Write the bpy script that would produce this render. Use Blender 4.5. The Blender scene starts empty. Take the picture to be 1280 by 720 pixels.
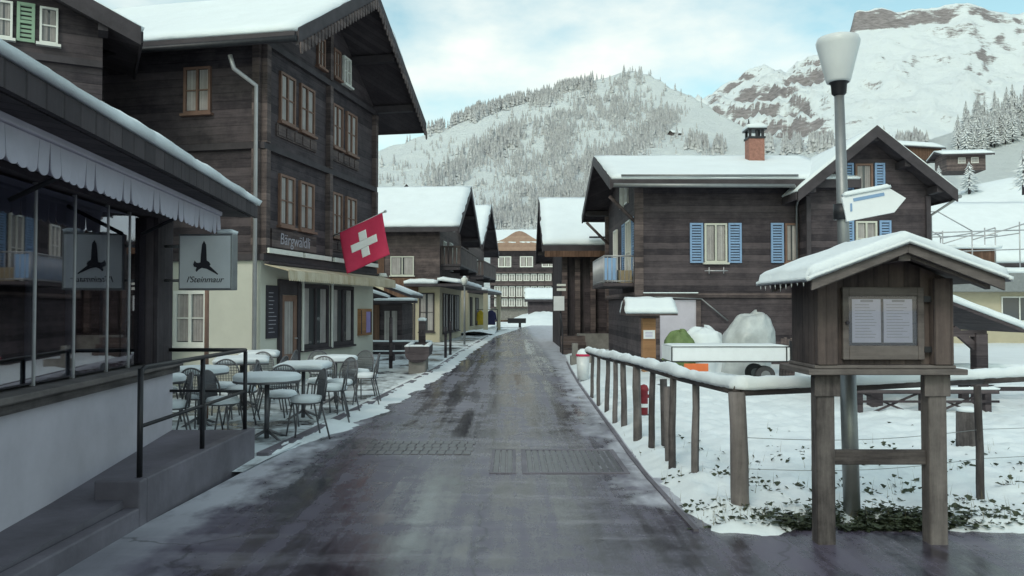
import bpy, math, random
from mathutils import Vector, Matrix, noise
random.seed(7)
R = math.radians
scene = bpy.context.scene
col = scene.collection
PI = math.pi
# ---------------------------------------------------------------- camera
cam_d = bpy.data.cameras.new('camera')
cam = bpy.data.objects.new('camera', cam_d)
col.objects.link(cam)
cam.location = (0, 0, 1.6)
cam.rotation_euler = (R(90 + 1.43), 0, 0)
cam_d.sensor_width = 36
cam_d.lens = 28.1
cam_d.clip_start = 0.05
cam_d.clip_end = 9000
scene.camera = cam
# ---------------------------------------------------------------- sky
SUN_EL, SUN_AZ = 38, 205      # azimuth clockwise from +Y (north)
world = bpy.data.worlds.new('World')
scene.world = world
world.use_nodes = True
wn, wl = world.node_tree.nodes, world.node_tree.links
bg = wn['Background']
bg.inputs['Strength'].default_value = 0.125
sky = wn.new('ShaderNodeTexSky')
sky.sky_type = 'NISHITA'
sky.sun_disc = False
sky.sun_elevation = R(SUN_EL)
sky.sun_rotation = R(SUN_AZ)
sky.air_density = 1.0
sky.dust_density = 1.5
sky.ozone_density = 1.2
tcw = wn.new('ShaderNodeTexCoord')
mp = wn.new('ShaderNodeMapping'); mp.inputs['Scale'].default_value = (1, 1, 2.2)
wl.new(tcw.outputs['Generated'], mp.inputs['Vector'])
nz = wn.new('ShaderNodeTexNoise')
nz.inputs['Scale'].default_value = 2.6; nz.inputs['Detail'].default_value = 7; nz.inputs['Roughness'].default_value = .55
wl.new(mp.outputs['Vector'], nz.inputs['Vector'])
cr = wn.new('ShaderNodeValToRGB')
cr.color_ramp.elements[0].position = 0.43; cr.color_ramp.elements[0].color = (0.10, 0.10, 0.10, 1)
cr.color_ramp.elements[1].position = 0.64; cr.color_ramp.elements[1].color = (1, 1, 1, 1)
wl.new(nz.outputs['Fac'], cr.inputs['Fac'])
mx = wn.new('ShaderNodeMix'); mx.data_type = 'RGBA'
wl.new(cr.outputs['Color'], mx.inputs['Factor'])
tint = wn.new('ShaderNodeMix'); tint.data_type = 'RGBA'; tint.blend_type = 'MULTIPLY'; tint.inputs['Factor'].default_value = 1
tint.inputs['B'].default_value = (1.16, 1.38, 1.04, 1)
wl.new(sky.outputs['Color'], tint.inputs['A'])
wl.new(tint.outputs['Result'], mx.inputs['A'])
mx.inputs['B'].default_value = (5.75, 6.1, 5.75, 1)
wl.new(mx.outputs['Result'], bg.inputs['Color'])
# ---------------------------------------------------------------- sun (thin overcast)
sd = bpy.data.lights.new('sun', 'SUN')
sd.energy = 0.55; sd.angle = R(14); sd.color = (1.0, 0.90, 0.90)
so = bpy.data.objects.new('sun', sd)
col.objects.link(so)
d = Vector((math.sin(R(SUN_AZ)) * math.cos(R(SUN_EL)), math.cos(R(SUN_AZ)) * math.cos(R(SUN_EL)), math.sin(R(SUN_EL))))
so.rotation_euler = d.to_track_quat('Z', 'Y').to_euler()
so.location = (0, -20, 30)
vs = scene.view_settings
vs.view_transform = 'Standard'; vs.look = 'None'; vs.gamma = 1; vs.exposure = 0.48
vs.use_curve_mapping = False
scene.render.engine = 'CYCLES'

# ================================================================ materials
def mat(name, rough=.7, spec=.3, metal=0):
    m = bpy.data.materials.new(name); m.use_nodes = True
    b = m.node_tree.nodes['Principled BSDF']
    b.inputs['Roughness'].default_value = rough
    b.inputs['Specular IOR Level'].default_value = spec
    b.inputs['Metallic'].default_value = metal
    return m, m.node_tree.nodes, m.node_tree.links, b
def objco(n, l, scale=(1, 1, 1)):
    t = n.new('ShaderNodeTexCoord'); mpp = n.new('ShaderNodeMapping'); mpp.inputs['Scale'].default_value = scale
    l.new(t.outputs['Object'], mpp.inputs['Vector']); return mpp.outputs['Vector']
def noise_n(n, l, vec, scale, detail=5, rough=.6):
    x = n.new('ShaderNodeTexNoise'); x.inputs['Scale'].default_value = scale
    x.inputs['Detail'].default_value = detail; x.inputs['Roughness'].default_value = rough
    if vec is not None: l.new(vec, x.inputs['Vector'])
    return x.outputs['Fac']
def ramp(n, l, fac, p0, c0, p1, c1):
    x = n.new('ShaderNodeValToRGB'); e = x.color_ramp.elements
    e[0].position = p0; e[1].position = p1
    e[0].color = (*c0, 1) if len(c0) == 3 else c0; e[1].color = (*c1, 1) if len(c1) == 3 else c1
    l.new(fac, x.inputs['Fac']); return x.outputs['Color']
def mixc(n, l, fac, a, b, mode='MIX'):
    x = n.new('ShaderNodeMix'); x.data_type = 'RGBA'; x.blend_type = mode
    for k, v in (('Factor', fac), ('A', a), ('B', b)):
        if isinstance(v, (int, float)): x.inputs[k].default_value = v
        elif isinstance(v, tuple): x.inputs[k].default_value = (*v, 1)
        else: l.new(v, x.inputs[k])
    return x.outputs['Result']
def math_n(n, l, op, a, b=None, c=None):
    x = n.new('ShaderNodeMath'); x.operation = op
    for i, v in enumerate((a, b, c)):
        if v is None: continue
        if isinstance(v, (int, float)): x.inputs[i].default_value = v
        else: l.new(v, x.inputs[i])
    return x.outputs[0]
def bump(n, l, b, h, strength=.3, dist=.02):
    x = n.new('ShaderNodeBump'); x.inputs['Strength'].default_value = strength; x.inputs['Distance'].default_value = dist
    l.new(h, x.inputs['Height']); l.new(x.outputs['Normal'], b.inputs['Normal'])
def plain(name, c, rough=.7, var=.18, scale=4, spec=.3, metal=0, bmp=.15):
    m, n, l, b = mat(name, rough, spec, metal)
    v = objco(n, l)
    f = noise_n(n, l, v, scale, 6, .65)
    cc = ramp(n, l, f, .3, tuple(x * (1 - var) for x in c), .7, tuple(min(1, x * (1 + var)) for x in c))
    l.new(cc, b.inputs['Base Color'])
    if bmp: bump(n, l, b, noise_n(n, l, v, scale * 12, 3), bmp, .01)
    return m
def wood(name, c1, c2, axis='z', pitch=.16, rough=.78, groove=.55):
    m, n, l, b = mat(name, rough, .25)
    t = n.new('ShaderNodeTexCoord'); s = n.new('ShaderNodeSeparateXYZ'); l.new(t.outputs['Object'], s.inputs[0])
    if axis == 'z': q = s.outputs['Z']; sc = (1.2, 1.2, 14)
    elif axis == 'x': q = s.outputs['X']; sc = (14, 14, 1.2)
    elif axis == 'xy':
        q = math_n(n, l, 'ADD', s.outputs['X'], s.outputs['Y']); sc = (14, 14, 1.2)
    else: q = s.outputs['Y']; sc = (1.2, 14, 1.2)
    k = math_n(n, l, 'DIVIDE', q, pitch)
    fr = math_n(n, l, 'FRACT', k); fl = math_n(n, l, 'FLOOR', k)
    wnz = n.new('ShaderNodeTexWhiteNoise'); wnz.noise_dimensions = '1D'; l.new(fl, wnz.inputs['W'])
    mpp = n.new('ShaderNodeMapping'); mpp.inputs['Scale'].default_value = sc; l.new(t.outputs['Object'], mpp.inputs['Vector'])
    f1 = noise_n(n, l, mpp.outputs['Vector'], 1.6, 7, .7)
    f2 = noise_n(n, l, t.outputs['Object'], .9, 4, .6)
    f = math_n(n, l, 'ADD', math_n(n, l, 'MULTIPLY', f1, .55), math_n(n, l, 'ADD', math_n(n, l, 'MULTIPLY', wnz.outputs['Value'], .28), math_n(n, l, 'MULTIPLY', f2, .3)))
    st = noise_n(n, l, t.outputs['Object'], 2.3, 7, .72)
    f = math_n(n, l, 'ADD', f, math_n(n, l, 'MULTIPLY', math_n(n, l, 'SUBTRACT', st, .5), .7))
    cc = ramp(n, l, f, .38, c1, .80, c2)
    g = math_n(n, l, 'ABSOLUTE', math_n(n, l, 'SUBTRACT', fr, .5))
    gm = ramp(n, l, g, .42, (1, 1, 1), .5, (groove, groove, groove))
    cc = mixc(n, l, 1.0, cc, gm, 'MULTIPLY')
    l.new(cc, b.inputs['Base Color'])
    h = math_n(n, l, 'ADD', gm, math_n(n, l, 'MULTIPLY', f1, .35))
    bump(n, l, b, h, .55, .02)
    return m

M = {}
def make_snow(name, c=(.75, .81, .85)):
    m, n, l, b = mat(name, .75, .2)
    v = objco(n, l)
    f = noise_n(n, l, v, 1.3, 6, .6)
    l.new(ramp(n, l, f, .3, tuple(x * .93 for x in c), .7, c), b.inputs['Base Color'])
    h = math_n(n, l, 'ADD', noise_n(n, l, v, 3.5, 6, .6), math_n(n, l, 'MULTIPLY', noise_n(n, l, v, 60, 3), .12))
    bump(n, l, b, h, .35, .05)
    return m
M['snow'] = make_snow('snow')
M['wood_dark'] = wood('dark_timber', (.030, .025, .031), (.105, .086, .094), 'z', .17, groove=.68)
M['wood_dark_v'] = wood('dark_timber_vertical', (.030, .025, .031), (.090, .075, .084), 'xy', .14, groove=.7)
M['wood_mid'] = wood('weathered_timber', (.048, .038, .041), (.17, .132, .128), 'z', .15, groove=.7)
M['wood_mid_v'] = wood('weathered_timber_vertical', (.045, .036, .039), (.15, .118, .112), 'xy', .11, groove=.7)
M['wood_post'] = wood('post_timber', (.050, .044, .046), (.22, .198, .196), 'xy', .5, groove=1)
M['wood_beam'] = wood('beam_timber', (.046, .040, .042), (.18, .160, .158), 'z', .5, groove=1)
M['wood_tan'] = wood('tan_board', (.26, .17, .13), (.38, .26, .20), 'z', .3, groove=.85)
M['wood_brown'] = wood('brown_board', (.09, .05, .035), (.17, .10, .07), 'xy', .12)
M['wood_orange'] = wood('larch_board', (.24, .13, .07), (.38, .21, .11), 'z', .2, groove=.8)
M['trim'] = plain('dark_trim', (.050, .043, .050), .7, .3, 3)
M['soffit'] = wood('soffit_board', (.040, .034, .040), (.08, .068, .076), 'xy', .2)
M['frame_brown'] = plain('window_frame_brown', (.19, .115, .09), .6, .2)
M['frame_white'] = plain('white_paint', (.70, .71, .68), .5, .06)
M['cream'] = plain('cream_render', (.53, .535, .48), .85, .08, 1.2)
M['cream_dim'] = plain('cream_render_dim', (.44, .40, .30), .85, .1, 1.2)
M['plaster'] = plain('white_plaster', (.50, .475, .54), .8, .17, .9)
M['stone'] = plain('stone_base', (.20, .19, .18), .85, .3, 3, bmp=.4)
M['concrete'] = plain('wet_concrete', (.14, .13, .157), .55, .38, 1.3, bmp=.3)
M['curtain'] = wood('curtain', (.27, .25, .25), (.44, .42, .41), 'xy', .06, groove=.6)
M['blue'] = plain('blue_paint', (.21, .33, .52), .5, .1, 3)
M['green_shutter'] = plain('green_paint', (.26, .38, .28), .5, .1, 3)
M['metal_dark'] = plain('dark_metal', (.035, .035, .04), .45, .2, 8, .5, .6)
M['metal_grey'] = plain('grey_metal', (.24, .25, .26), .45, .12, 8, .5, .6)
M['pipe'] = plain('zinc_pipe', (.42, .42, .44), .4, .12, 5, .5, .4)
M['lamp_glass'] = plain('lamp_plastic', (.60, .63, .65), .35, .05, 3, .5)
M['red'] = plain('flag_red', (.50, .035, .095), .7, .08, 5)
M['hydrant_red'] = plain('red_paint', (.20, .02, .03), .5, .2, 6)
M['white'] = plain('white_cloth', (.74, .77, .80), .7, .05, 4)
M['paper'] = plain('paper', (.62, .60, .72), .6, .06, 5)
M['ink'] = plain('dark_ink', (.035, .033, .045), .6, .1)
M['grey_ink'] = plain('grey_ink', (.33, .32, .37), .6, .1)
M['orange'] = plain('orange_board', (.70, .17, .06), .5, .1)
M['brick'] = plain('chimney_brick', (.30, .15, .12), .85, .3, 12, bmp=.5)
M['tarp'] = plain('plastic_sheet', (.46, .49, .50), .3, .2, 3, .5, bmp=.5)
M['green_tarp'] = plain('green_tarp', (.14, .20, .08), .5, .3, 5)
M['yellow'] = plain('yellow_cloth', (.55, .40, .04), .7, .2)
M['navy'] = plain('navy_cloth', (.03, .03, .09), .7, .2)
M['tyre'] = plain('rubber', (.06, .06, .065), .8, .2)
M['card'] = plain('cardboard', (.36, .29, .20), .8, .1)
M['lilac'] = plain('lilac_poster', (.30, .25, .52), .6, .1)
M['purple_grey'] = plain('poster_grey', (.20, .20, .28), .6, .1)
M['beige_awning'] = wood('striped_awning', (.42, .35, .24), (.62, .57, .46), 'x', .16, groove=1)
M['white_awning'] = plain('white_awning', (.46, .445, .53), .75, .08, 4)
M['chair_metal'] = plain('chair_metal', (.13, .13, .142), .4, .2, 8, .5, .5)
M['leaf'] = plain('leaf', (.038, .05, .03), .6, .45, 9)
M['straw'] = plain('dry_stalk', (.16, .14, .08), .8, .3, 9)

def mat_glass_shop():
    m, n, l, b = mat('shop_glass'); n.remove(b)
    out = n['Material Output']
    tr = n.new('ShaderNodeBsdfTransparent'); tr.inputs[0].default_value = (.80, .82, .84, 1)
    gl = n.new('ShaderNodeBsdfGlossy'); gl.inputs['Roughness'].default_value = .02; gl.inputs[0].default_value = (.8, .8, .88, 1)
    fr = n.new('ShaderNodeFresnel'); fr.inputs['IOR'].default_value = 1.65
    f = math_n(n, l, 'ADD', math_n(n, l, 'MULTIPLY', fr.outputs[0], .9), .24)
    ms = n.new('ShaderNodeMixShader'); l.new(f, ms.inputs[0]); l.new(tr.outputs[0], ms.inputs[1]); l.new(gl.outputs[0], ms.inputs[2])
    l.new(ms.outputs[0], out.inputs['Surface'])
    return m
M['shop_glass'] = mat_glass_shop()
M['board_glass'] = M['shop_glass'].copy()
for n_ in M['board_glass'].node_tree.nodes:
    if n_.type == 'MATH' and n_.operation == 'ADD': n_.inputs[1].default_value = .0
    if n_.type == 'BSDF_TRANSPARENT': n_.inputs[0].default_value = (.96, .96, .97, 1)
def mat_pane():
    m, n, l, b = mat('window_pane', .06, .8)
    b.inputs['Base Color'].default_value = (.06, .065, .07, 1)
    return m
M['pane'] = mat_pane()

def mat_road():
    m, n, l, b = mat('wet_asphalt', .4, .5)
    t = n.new('ShaderNodeTexCoord'); s = n.new('ShaderNodeSeparateXYZ'); l.new(t.outputs['Object'], s.inputs[0])
    def mapped(sc, rz=0):
        q = n.new('ShaderNodeMapping'); q.inputs['Scale'].default_value = sc; q.inputs['Rotation'].default_value = (0, 0, rz)
        l.new(t.outputs['Object'], q.inputs['Vector']); return q.outputs['Vector']
    big = noise_n(n, l, mapped((.9, .28, 1)), 1.1, 6, .62)           # wet patches stretched along the road
    lane = noise_n(n, l, mapped((2.6, .07, 1), .02), 1.5, 6, .65)          # wheel tracks
    cross = noise_n(n, l, mapped((.5, 1.6, 1)), 1.0, 5, .6)
    fine = noise_n(n, l, mapped((1, 1, 1)), 95, 4, .8)
    wet = math_n(n, l, 'ADD', math_n(n, l, 'MULTIPLY_ADD', big, .5, -.10), math_n(n, l, 'ADD', math_n(n, l, 'MULTIPLY', lane, .55), math_n(n, l, 'MULTIPLY', cross, .2)))
    wet = math_n(n, l, 'ADD', wet, math_n(n, l, 'MULTIPLY', math_n(n, l, 'SUBTRACT', noise_n(n, l, mapped((1, .7, 1)), 5.5, 6, .7), .5), .35))
    wetm = ramp(n, l, wet, .44, (0, 0, 0), .60, (1, 1, 1))
    c = mixc(n, l, wetm, (.018, .015, .026), (.100, .088, .132))
    c = mixc(n, l, ramp(n, l, fine, .5, (0, 0, 0), .72, (.55, .55, .55)), c, (.17, .16, .19))
    stv = noise_n(n, l, mapped((.45, 2.4, 1)), 1.5, 6, .6)
    stb = noise_n(n, l, mapped((.35, .35, 1), 1), 1.0, 2, .5)
    stm = ramp(n, l, math_n(n, l, 'ADD', math_n(n, l, 'MULTIPLY', stv, .6), math_n(n, l, 'MULTIPLY', stb, .4)), .52, (0, 0, 0), .66, (.5, .5, .5))
    c = mixc(n, l, stm, c, (.28, .27, .32))
    # thin slush film in patches
    sl = noise_n(n, l, mapped((1.1, .6, 1)), 2.3, 7, .7)
    # slush towards the kerbs: |x + .6| grows
    edge = math_n(n, l, 'ABSOLUTE', math_n(n, l, 'ADD', s.outputs['X'], .55))
    em = n.new('ShaderNodeMapRange'); em.inputs['From Min'].default_value = 1.15; em.inputs['From Max'].default_value = 1.95; em.inputs['To Min'].default_value = -.10; em.inputs['To Max'].default_value = .36
    l.new(edge, em.inputs['Value'])
    yr = n.new('ShaderNodeMapRange'); yr.inputs['From Min'].default_value = 5.3; yr.inputs['From Max'].default_value = 6.6; l.new(s.outputs['Y'], yr.inputs['Value'])
    side = math_n(n, l, 'MAXIMUM', math_n(n, l, 'LESS_THAN', s.outputs['X'], 0), yr.outputs[0])
    emv = math_n(n, l, 'MULTIPLY', em.outputs[0], side)
    emv = math_n(n, l, 'SUBTRACT', emv, math_n(n, l, 'MULTIPLY', math_n(n, l, 'SUBTRACT', 1, side), .1))
    sm = ramp(n, l, math_n(n, l, 'ADD', sl, emv), .60, (0, 0, 0), .86, (1, 1, 1))
    c = mixc(n, l, math_n(n, l, 'MULTIPLY', sm, math_n(n, l, 'MULTIPLY_ADD', yr.outputs[0], .5, .3)), c, (.56, .58, .65))
    vo = n.new('ShaderNodeTexVoronoi'); vo.feature = 'DISTANCE_TO_EDGE'; vo.inputs['Scale'].default_value = .42
    dv = n.new('ShaderNodeVectorMath'); dv.operation = 'ADD'; nn_ = n.new('ShaderNodeTexNoise'); nn_.inputs['Scale'].default_value = 2.5; nn_.inputs['Detail'].default_value = 6
    l.new(t.outputs['Object'], nn_.inputs['Vector']); sc_ = n.new('ShaderNodeVectorMath'); sc_.operation = 'SCALE'; sc_.inputs['Scale'].default_value = .5; l.new(nn_.outputs['Color'], sc_.inputs[0])
    l.new(t.outputs['Object'], dv.inputs[0]); l.new(sc_.outputs[0], dv.inputs[1]); l.new(dv.outputs[0], vo.inputs['Vector'])
    ck = ramp(n, l, vo.outputs['Distance'], .002, (.5, .5, .5), .007, (1, 1, 1))
    c = mixc(n, l, 1.0, c, ck, 'MULTIPLY')
    l.new(c, b.inputs['Base Color'])
    rr = ramp(n, l, wet, .46, (.09, .09, .09), .60, (.38, .38, .38))
    rr = mixc(n, l, sm, rr, (.7, .7, .7))
    l.new(rr, b.inputs['Roughness'])
    h = math_n(n, l, 'MULTIPLY', fine, ramp(n, l, wet, .36, (.12, .12, .12), .7, (1, 1, 1)))
    bump(n, l, b, h, .4, .005)
    return m
M['road'] = mat_road()
def mat_terrace():
    m, n, l, b = mat('terrace_slush', .5, .4)
    v = objco(n, l)
    f = noise_n(n, l, v, .75, 7, .65); g = noise_n(n, l, v, 5, 5, .7)
    k = math_n(n, l, 'ADD', math_n(n, l, 'MULTIPLY', f, .7), math_n(n, l, 'MULTIPLY', g, .3))
    s = ramp(n, l, k, .43, (0, 0, 0), .52, (1, 1, 1))
    l.new(mixc(n, l, s, (.055, .055, .062), (.62, .68, .72)), b.inputs['Base Color'])
    l.new(mixc(n, l, s, (.25, .25, .25), (.8, .8, .8)), b.inputs['Roughness'])
    bump(n, l, b, k, .6, .03)
    return m
M['terrace'] = mat_terrace()
def mat_mountain(name, rockc, thr=.5, nsc=.02, snowc=(.77, .83, .86), steep=.72):
    m, n, l, b = mat(name, .9, .1)
    v = objco(n, l)
    g = n.new('ShaderNodeNewGeometry'); s = n.new('ShaderNodeSeparateXYZ'); l.new(g.outputs['Normal'], s.inputs[0])
    f = noise_n(n, l, v, nsc, 9, .68)
    mp2 = n.new('ShaderNodeMapping'); mp2.inputs['Scale'].default_value = (1, 1, 3.5); mp2.inputs['Rotation'].default_value = (.3, .2, 0)
    t2 = n.new('ShaderNodeTexCoord'); l.new(t2.outputs['Object'], mp2.inputs['Vector'])
    f2 = noise_n(n, l, mp2.outputs['Vector'], nsc * 3.2, 10, .78)
    k = math_n(n, l, 'ADD', math_n(n, l, 'MULTIPLY', f, .5), math_n(n, l, 'MULTIPLY', f2, .5))
    k = math_n(n, l, 'ADD', k, math_n(n, l, 'MULTIPLY', math_n(n, l, 'SUBTRACT', steep, s.outputs['Z']), .75))
    r = ramp(n, l, k, thr, (0, 0, 0), thr + .07, (1, 1, 1))
    rock = ramp(n, l, noise_n(n, l, mp2.outputs['Vector'], nsc * 9, 5), .3, tuple(x * .65 for x in rockc), .7, tuple(x * 1.35 for x in rockc))
    l.new(mixc(n, l, r, snowc, rock), b.inputs['Base Color'])
    bump(n, l, b, f2, .8, 6)
    return m
M['slope_near'] = mat_mountain('near_slope', (.34, .34, .36), .575, .03)
M['slope_far'] = mat_mountain('far_peak', (.27, .25, .262), .505, .011, (.74, .80, .84))
def mat_fir():
    m, n, l, b = mat('frosted_fir', .85, .1)
    g = n.new('ShaderNodeNewGeometry'); s = n.new('ShaderNodeSeparateXYZ'); l.new(g.outputs['True Normal'], s.inputs[0])
    v = objco(n, l)
    f = noise_n(n, l, v, 1.4, 5, .7)
    z = math_n(n, l, 'ABSOLUTE', s.outputs['Z'])
    k = math_n(n, l, 'ADD', math_n(n, l, 'MULTIPLY', z, .6), math_n(n, l, 'MULTIPLY', f, .7))
    r = ramp(n, l, k, .30, (0, 0, 0), .80, (1, 1, 1))
    l.new(mixc(n, l, r, (.25, .25, .27), (.74, .77, .79)), b.inputs['Base Color'])
    return m
M['fir'] = mat_fir()
def mat_firdark():
    m = M['fir'].copy(); m.name = 'dark_fir'
    return m

# ================================================================ mesh builder
class MB:
    def __init__(s): s.v = []; s.f = []; s.sm = []; s.pc = []
    def add(s, vs, fs, smooth=False):
        o = len(s.v); s.pc.append((o, len(s.f))); s.v += [tuple(p) for p in vs]
        s.f += [tuple(i + o for i in f) for f in fs]; s.sm += [smooth] * len(fs)
        return s
    def box(s, x0, x1, y0, y1, z0, z1, mtx=None, ch=0.0):
        c = [(x, y, z) for z in (z0, z1) for y in (y0, y1) for x in (x0, x1)]
        if mtx is not None: c = [mtx @ Vector(p) for p in c]
        return s.add(c, [(0, 2, 3, 1), (4, 5, 7, 6), (0, 1, 5, 4), (2, 6, 7, 3), (0, 4, 6, 2), (1, 3, 7, 5)])
    def tube(s, p0, p1, r0, r1=None, n=10, cap=True, smooth=True):
        r1 = r0 if r1 is None else r1
        p0, p1 = Vector(p0), Vector(p1); ax = (p1 - p0)
        if ax.length < 1e-6: return s
        q = ax.to_track_quat('Z', 'Y').to_matrix()
        vs = []
        for p, r in ((p0, r0), (p1, r1)):
            for i in range(n):
                a = 2 * PI * i / n
                vs.append(p + q @ Vector((r * math.cos(a), r * math.sin(a), 0)))
        fs = [(i, (i + 1) % n, n + (i + 1) % n, n + i) for i in range(n)]
        o = len(s.v)
        s.add(vs, fs, smooth)
        if cap:
            s.f.append(tuple(o + i for i in reversed(range(n)))); s.sm.append(False)
            s.f.append(tuple(o + n + i for i in range(n))); s.sm.append(False)
        return s
    def path(s, pts, r, n=8):
        return s.ptube(pts, [r] * len(pts), n)
    def ptube(s, pts, rad, n=10):
        P = [Vector(p) for p in pts]; vs = []; ref = None
        for i, p in enumerate(P):
            a = (P[i] - P[i - 1]).normalized() if i else (P[1] - P[0]).normalized()
            b = (P[i + 1] - P[i]).normalized() if i < len(P) - 1 else a
            t = (a + b); t = t.normalized() if t.length > 1e-5 else a
            if ref is None: ref = Vector((0, 0, 1)) if abs(t.z) < .9 else Vector((1, 0, 0))
            u = (ref - t * ref.dot(t)).normalized(); ref = u; w = t.cross(u)
            for k in range(n):
                an = 2 * PI * k / n; vs.append(p + (u * math.cos(an) + w * math.sin(an)) * rad[i])
        m_ = len(P)
        return s.add(vs, [(i * n + k, i * n + (k + 1) % n, (i + 1) * n + (k + 1) % n, (i + 1) * n + k) for i in range(m_ - 1) for k in range(n)] + [tuple(range(n)), tuple((m_ - 1) * n + k for k in range(n))], True)
    def lathe(s, prof, c=(0, 0, 0), n=20, smooth=True):
        vs = [];
        for r, z in prof:
            for i in range(n):
                a = 2 * PI * i / n; vs.append((c[0] + r * math.cos(a), c[1] + r * math.sin(a), c[2] + z))
        fs = []
        for k in range(len(prof) - 1):
            for i in range(n):
                j = (i + 1) % n; fs.append((k * n + i, k * n + j, (k + 1) * n + j, (k + 1) * n + i))
        return s.add(vs, fs, smooth)
    def prism(s, pts, dvec):   # planar polygon extruded by dvec
        n = len(pts); d = Vector(dvec)
        vs = [Vector(p) for p in pts] + [Vector(p) + d for p in pts]
        return s.add(vs, [tuple(range(n)), tuple(reversed(range(n, 2 * n)))] + [(i, n + i, n + (i + 1) % n, (i + 1) % n) for i in range(n)])
    def snow(s, quad, t, step=.25, seed=0, rnd=None, up=None, rough=.25):
        """blanket of snow over a bilinear quad: soft edges, lumpy top, real thickness"""
        a, b, c, d = [Vector(p) for p in quad]
        nu = max(3, min(60, int((b - a).length / step))); nv = max(3, min(60, int((d - a).length / step)))
        nrm = (b - a).cross(d - a).normalized()
        if nrm.z < 0: nrm = -nrm
        if up: nrm = Vector((0, 0, 1))
        rnd = rnd or t * 1.2
        top = []; bot = []
        U = [0] + [(i + .0) / nu for i in range(nu + 1)] + [1]; 
        for j in range(nv + 1):
            for i in range(nu + 1):
                u = i / nu; v = j / nv
                p = (a * (1 - u) + b * u) * (1 - v) + (d * (1 - u) + c * u) * v
                eu = min(u, 1 - u) * (b - a).length; ev = min(v, 1 - v) * (d - a).length
                e = min(1, min(eu, ev) / rnd + .42)
                e = math.sin(e * PI / 2)
                nzv = noise.noise(Vector((p.x * 1.3 + seed * 7.1, p.y * 1.3, p.z * 1.3 + seed))) * rough + noise.noise(p * 4.1 + Vector((seed, 0, 0))) * rough * .5
                edge = (i in (0, nu)) or (j in (0, nv))
                top.append(p + nrm * t * (e + nzv * (1 if not edge else .8)))
                if edge:
                    w = noise.noise(p * 3.0 + Vector((seed * 3, 5, 0))) * t * .5
                    top[-1] = top[-1] + ((p - (a + b + c + d) / 4).normalized() * (w + t * .15))
                bot.append(p)
        W = nu + 1; o = len(s.v)
        N = W * (nv + 1)
        fs = []
        for j in range(nv):
            for i in range(nu):
                q = j * W + i
                fs.append((q, q + 1, q + W + 1, q + W)); fs.append((N + q, N + q + W, N + q + W + 1, N + q + 1))
        for i in range(nu):
            fs.append((i, N + i, N + i + 1, i + 1)); q = nv * W + i; fs.append((q, q + 1, N + q + 1, N + q))
        for j in range(nv):
            q = j * W; fs.append((q, q + W, N + q + W, N + q)); q = j * W + nu; fs.append((q, N + q, N + q + W, q + W))
        return s.add(top + bot, fs, True)
    def build(s, name, m, parent=None, bevel=0, recalc=True):
        me = bpy.data.meshes.new(name)
        me.from_pydata(s.v, [], s.f)
        me.polygons.foreach_set('use_smooth', s.sm)
        if recalc:
            import bmesh
            bm = bmesh.new(); bm.from_mesh(me); bmesh.ops.recalc_face_normals(bm, faces=bm.faces); bm.to_mesh(me); bm.free()
        me.update()
        me.materials.append(M[m] if isinstance(m, str) else m)
        o = bpy.data.objects.new(name, me); col.objects.link(o)
        if parent: o.parent = parent
        if bevel:
            bv = o.modifiers.new('edge', 'BEVEL'); bv.width = bevel; bv.segments = 2; bv.limit_method = 'ANGLE'; bv.angle_limit = R(40)
        return o
def each(mb, name, m, parent=None, bevel=0):
    ends = mb.pc[1:] + [(len(mb.v), len(mb.f))]
    for (a, fa), (b, fb) in zip(mb.pc, ends):
        q_ = MB(); q_.v = mb.v[a:b]; q_.f = [tuple(i - a for i in f) for f in mb.f[fa:fb]]; q_.sm = mb.sm[fa:fb]
        q_.build(name, m, parent, bevel)
def tag(o, label=None, cat=None, group=None, kind=None):
    if label: o['label'] = label
    if cat: o['category'] = cat
    if group: o['group'] = group
    if kind: o['kind'] = kind
    return o
def thing(name, label, cat, loc=(0, 0, 0), rz=0, group=None):
    o = bpy.data.objects.new(name, None); o.empty_display_size = .2; col.objects.link(o)
    o.location = loc; o.rotation_euler = (0, 0, rz)
    return tag(o, label, cat, group)
def kids(o): return [c for c in bpy.data.objects if c.parent == o]
def copy_tree(o, parent=None):
    c = o.copy(); col.objects.link(c); c.parent = parent
    for ch in kids(o): copy_tree(ch, c)
    return c
class Face:
    """a wall face: point(s, o, z) = s along the wall, o outwards, z up"""
    def __init__(f, O, u, n): f.O = Vector((O[0], O[1], 0)); f.u = Vector((u[0], u[1], 0)); f.n = Vector((n[0], n[1], 0))
    def p(f, s, o, z): return f.O + f.u * s + f.n * o + Vector((0, 0, z))
    def box(f, mb, s0, s1, o0, o1, z0, z1):
        c = [f.p(s, o, z) for z in (z0, z1) for o in (o0, o1) for s in (s0, s1)]
        return mb.add(c, [(0, 2, 3, 1), (4, 5, 7, 6), (0, 1, 5, 4), (2, 6, 7, 3), (0, 4, 6, 2), (1, 3, 7, 5)])
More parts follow.
